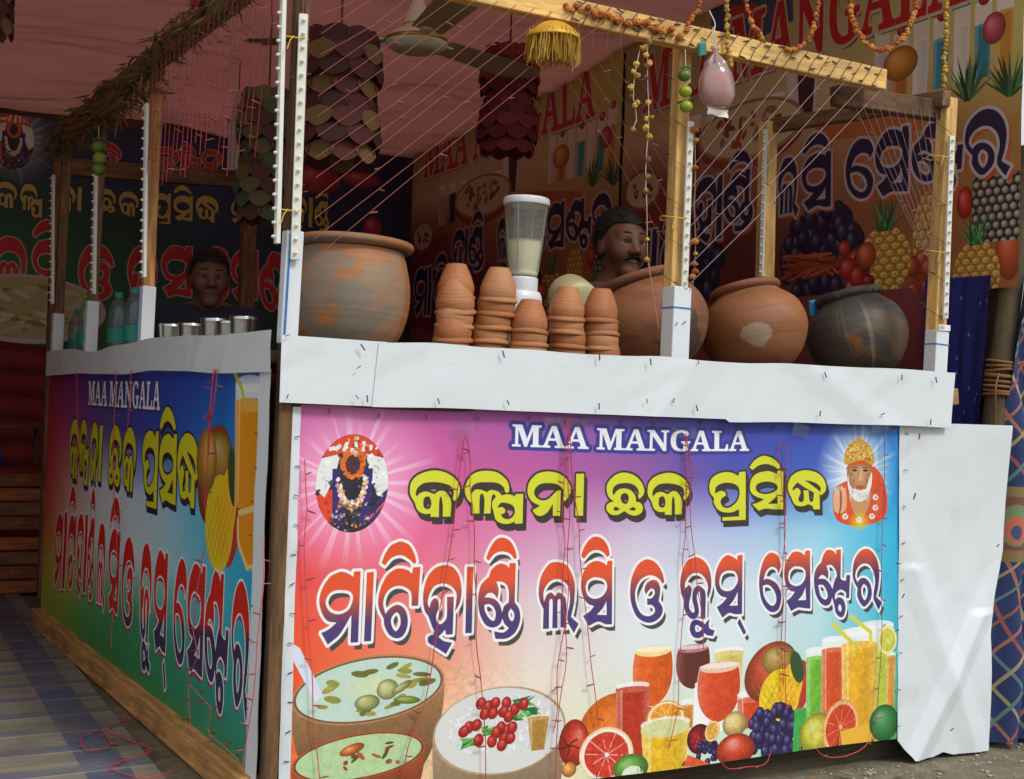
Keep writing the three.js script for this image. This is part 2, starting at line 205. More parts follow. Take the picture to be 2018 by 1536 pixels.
function drink(c, x0, y0, x1, y1, col, { head = 0.12, top = [240, 244, 240], taper = 0.06 } = {}) {   // a tall printed glass of juice
  const w = x1 - x0, h = y1 - y0, t = w * taper, g = c.createLinearGradient(x0, 0, x1, 0);
  g.addColorStop(0, rgb(col.map((v) => v * 0.6 + 100))); g.addColorStop(0.25, rgb(col)); g.addColorStop(0.75, rgb(col, 0.93)); g.addColorStop(1, rgb(col.map((v) => v * 0.7 + 70)));
  poly(c, [x0, y0, x1, y0, x1 - t, y1, x0 + t, y1], rgba(top, 0.92)); poly(c, [x0 + t * head, y0 + h * head, x1 - t * head, y0 + h * head, x1 - t, y1, x0 + t, y1], g);
  oval(c, (x0 + x1) / 2, y0, w / 2, w * 0.1, rgba([250, 252, 250], 0.85)); oval(c, (x0 + x1) / 2, y0 + h * head, w / 2, w * 0.08, rgb(col.map((v) => v * 0.8 + 50)));
  poly(c, [x0 + w * 0.14, y0 + h * 0.04, x0 + w * 0.2, y0 + h * 0.04, x0 + w * 0.24, y1 - h * 0.05, x0 + w * 0.19, y1 - h * 0.05], 'rgba(255,255,255,0.35)');
}
function snifter(c, x0, y0, x1, y1, col, foam = [250, 236, 190]) {   // a round printed glass on a stem
  const x = (x0 + x1) / 2, rx = (x1 - x0) / 2, h = y1 - y0, p = new Path2D(); p.moveTo(x - rx * 0.86, y0); p.bezierCurveTo(x - rx * 1.15, y0 + h * 0.5, x - rx * 0.9, y0 + h * 0.92, x, y1); p.bezierCurveTo(x + rx * 0.9, y0 + h * 0.92, x + rx * 1.15, y0 + h * 0.5, x + rx * 0.86, y0); p.closePath();
  const g = c.createLinearGradient(x - rx, 0, x + rx, 0); g.addColorStop(0, rgb(col.map((v) => v * 0.75 + 55))); g.addColorStop(0.3, rgb(col)); g.addColorStop(1, rgb(col, 0.9)); c.fillStyle = rgba([248, 250, 248], 0.9); c.lineWidth = 5; c.strokeStyle = 'rgba(250,252,250,0.85)'; c.stroke(p); c.fillStyle = g; c.fill(p);
  oval(c, x, y0 + h * 0.03, rx * 0.88, h * 0.1, rgb(foam)); oval(c, x, y0, rx * 0.86, h * 0.05, 'rgba(255,255,255,0.6)');
}
function citrus(c, x, y, rx, ry, rot, flesh, rind, pith = [250, 238, 215]) {
  c.save(); c.translate(x, y); c.rotate(rot); oval(c, 0, 0, rx, ry, rgb(rind)); oval(c, 0, 0, rx * 0.93, ry * 0.93, rgb(pith)); oval(c, 0, 0, rx * 0.82, ry * 0.82, rgb(flesh));
  for (let i = 0; i < 10; i++) { const a = i / 10 * 6.283; c.strokeStyle = rgba(pith, 0.75); c.lineWidth = rx * 0.03; c.beginPath(); c.moveTo(0, 0); c.lineTo(Math.cos(a) * rx * 0.8, Math.sin(a) * ry * 0.8); c.stroke(); }
  for (let i = 0; i < 90; i++) { const a = rnd() * 6.283, q = Math.sqrt(rnd()) * 0.76; oval(c, Math.cos(a) * rx * q, Math.sin(a) * ry * q, rx * 0.05, ry * 0.025, rgb(flesh, rr(0.8, 1.15)), a); }
  oval(c, 0, 0, rx * 0.08, ry * 0.08, rgb(pith)); c.restore();
}
function rays(c, x, y, r0, r1, n, col, squash = 1, o = 0.5) {        // the printed star burst behind a figure
  for (let i = 0; i < n; i++) { const a = i / n * 6.283 + rr(-0.06, 0.06), w = rr(0.02, 0.06), L = r1 * rr(0.6, 1); const g = c.createRadialGradient(x, y, r0 * 0.4, x, y, L); g.addColorStop(0, rgba(col, o)); g.addColorStop(0.5, rgba(col, o * 0.6)); g.addColorStop(1, rgba(col, 0)); poly(c, [x + Math.cos(a - w) * r0 * 0.6, y + Math.sin(a - w) * r0 * 0.6 * squash, x + Math.cos(a - w) * L, y + Math.sin(a - w) * L * squash, x + Math.cos(a + w) * L, y + Math.sin(a + w) * L * squash, x + Math.cos(a + w) * r0 * 0.6, y + Math.sin(a + w) * r0 * 0.6 * squash], g); }
}
function glow(c, x, y, rx, ry, col, o) { c.save(); c.translate(x, y); c.scale(rx, ry); const g = c.createRadialGradient(0, 0, 0.2, 0, 0, 1); g.addColorStop(0, rgba(col, o)); g.addColorStop(1, rgba(col, 0)); c.fillStyle = g; c.beginPath(); c.arc(0, 0, 1, 0, 7); c.fill(); c.restore(); }
function shrine(c, x, y, rx, ry) {                                   // garlanded shrine figure in an oval, a plain stand-in
  c.save(); c.beginPath(); c.ellipse(x, y, rx, ry, 0, 0, 7); c.clip();
  const q = (...p) => p.map((v, i) => (i % 2 ? y + v * ry : x + v * rx));
  c.fillStyle = rgb([44, 38, 48]); c.fillRect(x - rx, y - ry, rx * 2, ry * 2);
  poly(c, q(-1, -1, 1, -1, 0.7, -0.35, 0, -0.8, -0.7, -0.35), rgb([222, 72, 40])); poly(c, q(-1, 0.25, -0.52, 0.1, -0.3, 0.8, -0.7, 0.75), rgb([226, 70, 38])); poly(c, q(1.05, 0.1, 0.35, 0.65, 0.6, 1, 1.05, 0.9), rgb([62, 44, 112])); poly(c, q(-1, 0.5, -0.6, 0.85, -0.4, 1.05, -1, 1), rgb([62, 44, 112]));
  for (const s of [-1, 1]) { poly(c, q(s * 0.35, -0.6, s * 0.95, -0.5, s * 1.02, 0.1, s * 0.75, 0.28, s * 0.5, -0.1), rgb([233, 236, 234])); poly(c, q(s * 0.35, -0.3, s * 0.56, -0.3, s * 0.52, 0.75, s * 0.2, 0.9), rgb([58, 44, 112])); }
  poly(c, q(0.5, 0.72, 1, 0.3, 1.02, 0.36, 0.45, 0.8), rgb([214, 90, 60]));
  oval(c, x, y - ry * 0.42, rx * 0.36, ry * 0.34, rgb([226, 110, 40])); oval(c, x, y - ry * 0.38, rx * 0.2, ry * 0.2, rgb([78, 46, 52]));
  for (let i = 0; i < 34; i++) { const a = Math.PI * (0.02 + 0.96 * i / 33), k = i % 2 ? 1 : 0.86; oval(c, x + Math.cos(a) * rx * 0.4 * k, y - ry * 0.12 + Math.sin(a) * ry * 0.62 * k, rx * 0.06, ry * 0.05, rgb([[246, 236, 226], [236, 170, 190], [240, 200, 110]][i % 3])); }
  for (let i = 0; i < 120; i++) oval(c, x + rr(-0.5, 0.5) * rx, y + rr(0.35, 1) * ry, rx * rr(0.01, 0.05), ry * rr(0.01, 0.03), rgb([[60, 84, 78], [214, 120, 70], [90, 60, 60], [210, 200, 190]][i % 4]), rnd() * 3);
  for (const a of [-0.75, -0.55, -0.3, 0.05, 0.3, 0.55, 0.75]) { c.strokeStyle = rgb([240, 240, 236]); c.lineWidth = rx * 0.1; c.beginPath(); c.moveTo(x + a * rx * 0.9, y - ry * (0.62 + 0.1 * Math.abs(a))); c.lineTo(x + a * rx * 0.75 + rx * 0.06, y - ry * (0.95 - 0.3 * Math.abs(a))); c.stroke(); }
  c.restore();
}
function elder(c, x, y, s) {                                         // bearded elder in a gold cap and orange robe, one hand raised, a plain stand-in
  const q = (...p) => p.map((v, i) => (i % 2 ? y + v * s : x + v * s));
  const curve = (fill, ...p) => { const path = new Path2D(); contour(path, p.join(' '), (a, b) => [x + a * s, y + b * s]); c.fillStyle = fill; c.fill(path); };
  curve(rgb([222, 84, 42]), '-0.75,0.5', '-0.4,0.2', '0,0.1', '0.45,-0.25!', '0.72,0.1', '0.86,0.7', '0.8,1.2', '0.4,1.42', '-0.3,1.45', '-0.7,1.2');
  curve(rgb([206, 150, 98]), '-0.26,0.5', '0.3,0.45', '0.32,0.85', '0.05,1.3', '-0.2,0.95'); glow(c, x + 0.03 * s, y + 1.35 * s, 0.35 * s, 0.3 * s, [232, 206, 40], 0.95);
  orb(c, x, y, 0.37 * s, 0.56 * s, [200, 146, 100], { hi: [0.1, -0.1], hiK: 1.15, loK: 0.75 });
  curve(rgb([238, 236, 230]), '-0.34,-0.02', '-0.27,0.3', '-0.12,0.42', '0.05,0.36', '0.2,0.42', '0.27,0.2', '0.37,-0.08', '0.37,0.3', '0.24,0.66', '0.02,0.78', '-0.2,0.66', '-0.33,0.35');
  oval(c, x + 0.03 * s, y + 0.38 * s, 0.13 * s, 0.07 * s, rgb([186, 88, 62])); for (const d of [-1, 1]) { oval(c, x + (0.02 + d * 0.16) * s, y - 0.12 * s, 0.07 * s, 0.035 * s, rgb([58, 40, 32])); c.strokeStyle = rgb([92, 64, 44]); c.lineWidth = 0.03 * s; c.beginPath(); c.moveTo(x + (0.02 + d * 0.06) * s, y - 0.2 * s); c.lineTo(x + (0.02 + d * 0.26) * s, y - 0.21 * s); c.stroke(); }
  poly(c, q(0, -0.14, 0.07, -0.14, 0.12, 0.17, -0.05, 0.17), rgb([222, 170, 124])); curve(rgb([214, 84, 36]), '-0.4,-0.1', '-0.3,-0.32', '0,-0.4', '0.34,-0.32', '0.42,-0.06', '0.3,-0.24', '0,-0.3', '-0.28,-0.24');
  curve(rgb([206, 158, 62]), '-0.4,-0.28', '-0.44,-0.6', '-0.24,-0.92', '-0.02,-1.08!', '0.2,-0.92', '0.42,-0.6', '0.4,-0.28', '0.05,-0.42');
  for (let i = 0; i < 130; i++) oval(c, x + rr(-0.36, 0.36) * s, y - rr(0.42, 0.85) * s, 0.03 * s, 0.02 * s, rgb([[228, 190, 96], [166, 112, 40], [240, 214, 130]][i % 3]), rnd() * 3);
  curve(rgb([226, 176, 140]), '-0.76,0.75', '-0.7,0.45', '-0.52,0.38', '-0.38,0.5', '-0.36,0.9', '-0.5,1.1', '-0.7,1.05'); for (let i = 0; i < 4; i++) { c.strokeStyle = rgb([232, 188, 152]); c.lineWidth = 0.075 * s; c.lineCap = 'round'; c.beginPath(); c.moveTo(x + (-0.68 + i * 0.09) * s, y + 0.62 * s); c.lineTo(x + (-0.68 + i * 0.085) * s, y + (0.42 - (i === 2 ? 0.06 : i === 1 ? 0.04 : 0)) * s); c.stroke(); } c.lineCap = 'butt';
  for (let i = 0; i < 70; i++) { const a = rr(-0.3, 0.32), b = 0.36 + 0.3 * rnd(); c.strokeStyle = rgb([[206, 204, 198], [250, 250, 246], [180, 176, 170]][i % 3]); c.lineWidth = 0.012 * s; c.beginPath(); c.moveTo(x + a * s, y + b * s); c.lineTo(x + a * 0.86 * s, y + (b + 0.12) * s); c.stroke(); }
  for (const [x0, y0, x1, y1] of [[-0.28, -0.02, -0.16, 0.02], [0.2, 0.02, 0.32, -0.02], [-0.12, 0.1, -0.2, 0.24], [0.18, 0.1, 0.26, 0.24], [-0.2, -0.27, 0.22, -0.27], [-0.02, -0.1, -0.05, 0.12]]) { c.strokeStyle = 'rgba(110,66,40,0.7)'; c.lineWidth = 0.022 * s; c.beginPath(); c.moveTo(x + x0 * s, y + y0 * s); c.lineTo(x + x1 * s, y + y1 * s); c.stroke(); }
  for (let i = 0; i < 16; i++) { const a = rr(-0.6, 0.8); if (Math.abs(a) < 0.3) continue; c.strokeStyle = i % 2 ? 'rgba(160,50,24,0.6)' : 'rgba(244,140,90,0.55)'; c.lineWidth = rr(0.015, 0.04) * s; c.beginPath(); c.moveTo(x + a * s, y + rr(0.35, 0.7) * s); c.quadraticCurveTo(x + (a + 0.06) * s, y + 0.9 * s, x + (a + rr(-0.1, 0.1)) * s, y + rr(1, 1.3) * s); c.stroke(); }
  for (const [a, b] of [[-0.4, 1.2], [0.4, 1.2], [0.5, 0.65], [0.5, 0.95], [0.02, 1.3]]) for (let i = 0; i < 6; i++) oval(c, x + (a + Math.cos(i) * 0.06) * s, y + (b + Math.sin(i) * 0.06) * s, 0.035 * s, 0.035 * s, rgb([232, 232, 226]));
}
function latin(c, text, x0, y0, x1, y1, { fill, edge, edgeW = 8, slope = 0, shadow }) {  // Latin words fitted to a box
  c.save(); c.font = 'bold 100px serif'; const w = c.measureText(text).width; c.translate(x0, y1); c.transform(1, slope, 0, 1, 0, 0); c.scale((x1 - x0) / w, (y1 - y0) / 72); c.lineJoin = 'round';
  if (shadow) { c.fillStyle = shadow; c.fillText(text, 5, 6); } if (edge) { c.strokeStyle = edge; c.lineWidth = edgeW; c.strokeText(text, 0, 0); } c.fillStyle = fill; c.fillText(text, 0, 0); c.lineWidth = 2; c.strokeStyle = fill; c.strokeText(text, 0, 0); c.restore();
}
function bowl(c, x, y, rx, ry, inner, clay, rot = -0.03) {
  const p = new Path2D(); p.moveTo(x - rx, y); p.bezierCurveTo(x - rx, y + ry * 2.2, x - rx * 0.6, y + ry * 3.4, x, y + ry * 3.4); p.bezierCurveTo(x + rx * 0.6, y + ry * 3.4, x + rx, y + ry * 2.2, x + rx, y); p.closePath();
  const g = c.createLinearGradient(0, y, 0, y + ry * 3); g.addColorStop(0, rgb(clay)); g.addColorStop(1, rgb(clay, 0.55)); c.fillStyle = g; c.fill(p); oval(c, x, y, rx, ry, rgb(clay, 1.08), rot); oval(c, x, y, rx * 0.97, ry * 0.95, rgb(clay, 0.7), rot); oval(c, x, y, rx * 0.94, ry * 0.9, rgb(inner), rot);
}
function grapes(c, x, y, w, h, n, base) { for (let i = 0; i < n; i++) { const t = Math.sqrt(rnd()), a = rnd() * 6.283; orb(c, x + Math.cos(a) * t * w, y + Math.sin(a) * t * h, w * 0.17, w * 0.19, base, { loK: 0.4, hiK: 1.3 }); } }
function mango(c, x, y, s) { orb(c, x - s * 0.15, y - s * 0.2, s * 0.95, s * 0.75, [202, 84, 52], { rot: -0.5, hi: [0.3, -0.5] }); orb(c, x + s * 0.1, y - s * 0.5, s * 0.6, s * 0.4, [190, 150, 70]); oval(c, x + s * 0.75, y + s * 0.35, s * 0.45, s * 0.8, rgb([190, 58, 56]), 0.3); oval(c, x + s * 0.15, y + s * 0.5, s * 0.7, s * 0.75, rgb([238, 206, 40]), 0.25); oval(c, x + s * 0.5, y + s * 0.3, s * 0.42, s * 0.72, rgb([242, 190, 40]), 0.3); c.strokeStyle = 'rgba(180,130,20,0.7)'; c.lineWidth = s * 0.02; for (let i = -2; i < 3; i++) { c.beginPath(); c.moveTo(x - s * 0.4 + i * s * 0.2, y + s * 0.1); c.lineTo(x + s * 0.4 + i * s * 0.2, y + s * 1.1); c.moveTo(x + s * 0.5 + i * s * 0.2, y + s * 0.1); c.lineTo(x - s * 0.2 + i * s * 0.2, y + s * 1.1); c.stroke(); } oval(c, x + s * 0.75, y - s * 0.25, s * 0.22, s * 0.45, rgb([52, 84, 48]), -0.3); }
function pineapple(c, x, y, rx, ry, green = true) {
  orb(c, x, y, rx, ry, [226, 158, 62], { loK: 0.55 }); c.save(); c.beginPath(); c.ellipse(x, y, rx, ry, 0, 0, 7); c.clip();
  for (let j = -7; j < 8; j++) for (let i = -5; i < 6; i++) { const px = x + (i + (j % 2 ? 0.5 : 0)) * rx * 0.42, py = y + j * ry * 0.2; orb(c, px, py, rx * 0.21, ry * 0.125, [240, 184, 84], { loK: 0.55 }); oval(c, px, py, rx * 0.03, ry * 0.02, rgb([110, 66, 30])); } c.restore();
  if (green) for (let i = 0; i < 26; i++) { const a = -Math.PI / 2 + rr(-1.25, 1.25), L = ry * rr(0.8, 1.5) * (1 - Math.abs(a + 1.57) * 0.25), bx = x + rr(-0.25, 0.25) * rx, by = y - ry * 0.85; const ex = bx + Math.cos(a) * L * 0.8, ey = by + Math.sin(a) * L; poly(c, [bx - rx * 0.07, by, ex, ey, bx + rx * 0.07, by], rgb([66, 130, 80], rr(0.6, 1.35))); }
}
function photoTexture(c, w, h, x0, y0) {                             // the mottle of enlarged photographs in the printed fruit band
  const im = c.getImageData(0, 0, w, h), d = im.data;
  for (let y = 0; y < h; y++) { const band = clamp((y - y0) / 60, 0, 1); for (let x = 0; x < w; x++) { const o = (y * w + x) * 4, sat = Math.max(d[o], d[o + 1], d[o + 2]) - Math.min(d[o], d[o + 1], d[o + 2]), k = 1 + (hash(x, y, 4) - 0.5) * 0.03 + (band > 0 ? band * Math.min(1, sat / 110) * (0.05 * noise(x * 0.05, y * 0.055, 1) + 0.06 * noise(x * 0.13, y * 0.12, 5) + 0.07 * noise(x * 0.32, y * 0.3, 9)) : 0); for (let q = 0; q < 3; q++) d[o + q] = clamp(d[o + q] * k, 0, 255); } }
  c.putImageData(im, 0, 0);
}
// ---------- the front banner print
reseed(11);
const frontPrint = canvas(2021, 1000, (c, w, h) => {
  wash(c, w, h, [
    [[200, 95, 165], [196, 95, 170], [165, 90, 175], [112, 90, 176], [66, 76, 176], [62, 76, 176], [56, 130, 206]],
    [[222, 90, 145], [214, 95, 158], [196, 95, 162], [160, 95, 168], [76, 86, 182], [64, 104, 194], [24, 140, 214]],
    [[230, 75, 95], [235, 105, 150], [220, 150, 195], [212, 200, 224], [180, 198, 234], [150, 210, 236], [44, 182, 226]],
    [[240, 85, 60], [240, 135, 130], [226, 205, 215], [226, 233, 240], [221, 233, 242], [190, 226, 240], [40, 180, 222]],
    [[241, 86, 40], [245, 150, 110], [238, 225, 215], [230, 236, 235], [225, 238, 240], [190, 226, 230], [56, 186, 206]],
    [[240, 110, 70], [242, 196, 148], [245, 235, 210], [222, 236, 206], [214, 236, 220], [198, 228, 214], [70, 186, 170]],
    [[236, 120, 76], [226, 190, 140], [240, 225, 190], [214, 232, 180], [210, 232, 210], [120, 200, 110], [70, 170, 90]]]);
  // star bursts and figures
  glow(c, 144.7,193.7, 260, 240, [255, 190, 225], 0.9); rays(c, 144.7,193.7, 90, 250, 26, [255, 238, 248], 1, 0.75);
  shrine(c, 143.4,193.7, 97, 122);
  glow(c, 1837,161.9, 175, 175, [250, 252, 255], 1); rays(c, 1837,161.9, 70, 190, 30, [240, 248, 255], 1, 0.9); c.save(); c.translate(1843.5,166.6); c.scale(1.3, 1); elder(c, 0, 0, 108); c.restore();
  // lettering
  latin(c, 'MAA MANGALA', 595.4,36.4, 1401.8,93.5, { fill: 'rgb(244,246,250)', edge: 'rgb(58,62,150)', edgeW: 26 });
  const dark = 'rgb(60,54,50)';
  const l2 = ['ka', 'llpa', 'na', 'aac', 'cha', 'pra', 'sib', 'ddha'].map((n) => [n]);
  l2.push(['ka', 1041.5,156.5, 1186.2,276.3]);
  letters(c, l2, { edge: dark, edgeW: 6, shadow: dark, shift: [8, 15], shadowEdge: 4, fill: 'rgb(218,221,52)' });
  const g = c.createLinearGradient(297.2,373.9, 305.1,583.8); g.addColorStop(0, 'rgb(232,84,42)'); g.addColorStop(0.42, 'rgb(230,88,50)'); g.addColorStop(0.78, 'rgb(88,64,112)'); g.addColorStop(1, 'rgb(78,64,124)');
  letters(c, ['ma', 'aa', 'tti', 'ha', 'aab', 'nndi', 'la', 'si', 'o', 'ju', 'sh', 'ee', 'sa', 'nntta', 'ra'].map((n) => [n]), { edge: 'rgb(246,247,247)', edgeW: 7.5, shadow: 'rgb(74,76,74)', shift: [11, 18], fill: g });
  // bowls of lassi
  bowl(c, 209.2,710.3, 208, 84, [196, 222, 208], [172, 126, 84], -0.06);
  glow(c, 225.5,702.6, 120, 40, [214, 226, 178], 0.9);
  for (let i = 0; i < 22; i++) { const a = rr(0, 6.28), q = rr(0.55, 0.86); const [bx, by] = [209.2,710.3]; oval(c, bx + Math.cos(a) * 190 * q, by + Math.sin(a) * 72 * q, rr(14, 26), rr(5, 9), rgb([[146, 150, 66], [112, 112, 52], [170, 160, 74]][i % 3]), rr(-0.5, 0.5)); }
  orb(c, 202.1,742.7, 34, 20, [176, 180, 108]); orb(c, 256.5,713.9, 30, 26, [186, 192, 122]); orb(c, 295.7,711.7, 30, 10, [160, 166, 100], { rot: -0.5 }); orb(c, 311.2,745, 38, 10, [140, 160, 70], { rot: 0.1 });
  poly(c, [-9.4,574.9, 1.2,618.5, 64.2,727.9, 84.8,713.4, 19.8,592.6], rgb([222, 228, 246]));
  bowl(c, 187.9,875.3, 180, 58, [184, 214, 160], [170, 84, 50], -0.04);
  orb(c, 165.4,855.5, 34, 13, [206, 110, 44], { rot: -0.25 }); for (let i = 0; i < 14; i++) { const [bx, by] = [225,873.9]; oval(c, bx + rr(-80, 80), by + rr(-26, 30), rr(6, 16), rr(3, 6), rgb([[150, 66, 40], [80, 84, 50], [176, 96, 50]][i % 3]), rr(-1, 1)); }
  bowl(c, 587.8,845.6, 200, 116, [226, 230, 228], [176, 150, 116], -0.02); oval(c, 587.8,845.6, 194, 112, rgb([222, 224, 222]));
  { const [bx, by] = [587.3,832.2]; for (let i = 0; i < 260; i++) { const a = rr(0, 6.28), q = Math.sqrt(rnd()) * 0.9; oval(c, bx + Math.cos(a) * 176 * q, by + Math.sin(a) * 88 * q, rr(3, 9), rr(2, 5), rgb([236, 238, 240], rr(0.88, 1.05)), rnd() * 3); }
    for (let i = 0; i < 70; i++) { const [gx, gy] = [[70, -58], [-30, 10], [86, -30], [-86, 40], [40, -20]][i % 5]; poly(c, [bx + gx + rr(-40, 40), by + gy + rr(-14, 14), bx + gx + rr(-40, 40), by + gy + rr(-16, 16), bx + gx + rr(-30, 30), by + gy + rr(-14, 14)], rgb([[62, 150, 70], [36, 112, 60], [120, 180, 80]][i % 3])); }
    for (const [dx, dy] of [[-62, -62], [-40, -52], [-20, -60], [-50, -34], [-26, -34], [14, -58], [40, -40], [66, -52], [6, -36], [22, -22], [-96, -2], [-74, -6], [-110, 8], [-66, 34], [0, 6], [20, 14], [-14, 18], [10, 34], [28, 36], [-26, 40], [4, 52], [34, 8]]) orb(c, bx + dx, by + dy, 15, 17, [192, 44, 36], { rot: rnd(), loK: 0.65 });
    drink(c, bx + 80, by - 14, bx + 148, by + 74, [184, 136, 62], { head: 0.02, top: [190, 150, 80], taper: 0.2 }); }
  // fruit and glasses of juice
  orb(c, ...B4(827.2,767.8, 1093.7,1002.5), [232, 118, 34], { hi: [-0.2, -0.3], hiK: 1.1, loK: 0.85 });
  snifter(c, 1000.4,653.8, 1141.1,814.8, [230, 100, 32], [250, 222, 150]);
  drink(c, 948,751.7, 1060.6,959.3, [196, 58, 34], { head: 0.05, top: [232, 120, 110] });
  drink(c, 1284.1,676.7, 1394.5,774, [222, 206, 110], { head: 0.08 }); snifter(c, 1149.1,657, 1273.3,777, [104, 50, 42], [196, 130, 140]);
  poly(c, [1219.8,761.5, 1281.2,743.9, 1324.8,908.9, 1214.3,899], 'rgba(250,250,252,0.9)'); drink(c, 1171.2,808.5, 1217.5,887.7, [216, 140, 50], { head: 0.2 });
  citrus(c, ...B4(1054.5,802.2, 1185.4,896.4), 0, [238, 156, 40], [240, 170, 50]);
  snifter(c, 1227.1,716.9, 1385.6,881.7, [224, 80, 40], [240, 196, 170]); drink(c, 1373.3,809.6, 1486.2,911.3, [218, 76, 40], { head: 0.18, top: [236, 200, 190] });
  { const [x0, y0, x1] = [1394.5,774, 1639.3,791.7]; mango(c, (x0 + x1) / 2, y0, (x1 - x0) / 2.2); }
  orb(c, ...B4(767.9,831.7, 864.2,962), [206, 58, 34], { hi: [0.4, -0.4] }); c.strokeStyle = 'rgb(52,40,26)'; c.lineWidth = 4; { const [x, y] = [799.8,903.2]; for (let i = 0; i < 5; i++) { c.beginPath(); c.moveTo(x, y); c.quadraticCurveTo(x + Math.cos(i * 1.3) * 20, y + Math.sin(i * 1.3) * 14, x + Math.cos(i * 1.3 + 0.4) * 36, y + Math.sin(i * 1.3 + 0.4) * 26); c.stroke(); } }
  orb(c, ...B4(778.8,946.4, 825.9,988.4), [220, 150, 70]);
  citrus(c, ...B4(834,860.9, 1012.7,1013.9), 0.1, [214, 62, 44], [246, 214, 170], [248, 240, 226]);
  drink(c, 1034.5,865.9, 1205.3,1037.3, [240, 192, 40], { head: 0.1, top: [214, 214, 150], taper: 0.12 }); oval(c, ...B4(1035.7,854.7, 1200.2,906.5), rgb([216, 220, 160]));
  orb(c, ...B4(946.9,942.4, 1063.1,1022.1), [104, 166, 62]); oval(c, ...B4(975.3,976.1, 1045.8,1023.1), rgb([226, 236, 206]));
  orb(c, ...B4(1195.5,880, 1282.7,966.6), [120, 30, 32], { hiK: 1.1 }); for (let i = 0; i < 60; i++) { const [x, y] = [1238.8,923.1]; oval(c, x + rr(-28, 28), y + rr(-26, 26), 4, 4, rgb([160, 40, 44], rr(0.6, 1.3))); } grapes(c, ...B4(1219.2,931.4, 1328.3,997.5), 26, [52, 48, 100]);
  citrus(c, ...B4(1258.8,873.8, 1311,937.1), 0.4, [230, 170, 60], [222, 120, 40]); orb(c, ...B4(1322.7,855.7, 1412.2,931.6), [226, 196, 120]);
  grapes(c, ...B4(1413,857.3, 1609.9,1007.6), 90, [64, 54, 112]);
  orb(c, ...B4(1301.2,921.5, 1442.3,1018), [212, 72, 44], { hi: [-0.2, -0.5], hiK: 1.5 }); poly(c, [1182.2,997.3, 1198.8,964.3, 1287.7,1002.3], rgb([224, 92, 50]));
  poly(c, [1592.6,872, 1672.8,870.9, 1688.3,1003, 1587.8,1002.4], rgb([70, 170, 80]));
  drink(c, 1635.6,698, 1709.1,912.4, [118, 190, 62], { head: 0.12 }); drink(c, 1697.3,670.9, 1792.3,927.4, [222, 86, 40], { head: 0.13 }); drink(c, 1849.8,635.6, 1995.5,937, [202, 212, 76], { head: 0.25 }); drink(c, 1967.3,727.7, 2005.2,905.9, [222, 156, 60], { head: 0.05 }); drink(c, 1777,653.6, 1926.5,946.9, [240, 180, 44], { head: 0.14 });
  for (const [a, b, e, f] of [[1736.3,620.4, 1826.7,690.8], [1810.5,602.3, 1897.5,657]]) { c.strokeStyle = 'rgb(220,216,70)'; c.lineWidth = 13; c.beginPath(); c.moveTo(a, b); c.lineTo(e, f); c.lineTo(e + 4, f + 40); c.stroke(); }
  citrus(c, ...B4(1929.1,639.7, 2011.2,730.4), 0, [206, 210, 70], [226, 224, 110]);
  orb(c, ...B4(1613.3,892, 1760.9,1025.5), [206, 200, 70]); citrus(c, ...B4(1706.9,858.3, 1853.1,1031.5), 0.35, [208, 70, 36], [240, 160, 90], [240, 190, 140]);
  for (const [x, y, q, z, n] of [[143.4,193.7, 90, 114, 260]]) for (let i = 0; i < n; i++) { const a = rnd() * 6.283, r = Math.sqrt(rnd()), X = x + Math.cos(a) * q * r, Y = y + Math.sin(a) * z * r, d = c.getImageData(X, Y, 1, 1).data; oval(c, X + rr(-6, 6), Y + rr(-6, 6), rr(2, 8), rr(1.5, 5), rgb([d[0], d[1], d[2]], rr(0.72, 1.2)), rnd() * 3); }
  photoTexture(c, w, h, 451.8,634.1); poly(c, [1778.9,957.3, 1926.1,937.4, 1939.6,1003.5, 1785,1004.6], rgb([238, 186, 60])); orb(c, ...B4(1898.3,887.6, 2024.5,1003.5), [60, 140, 70]);
});
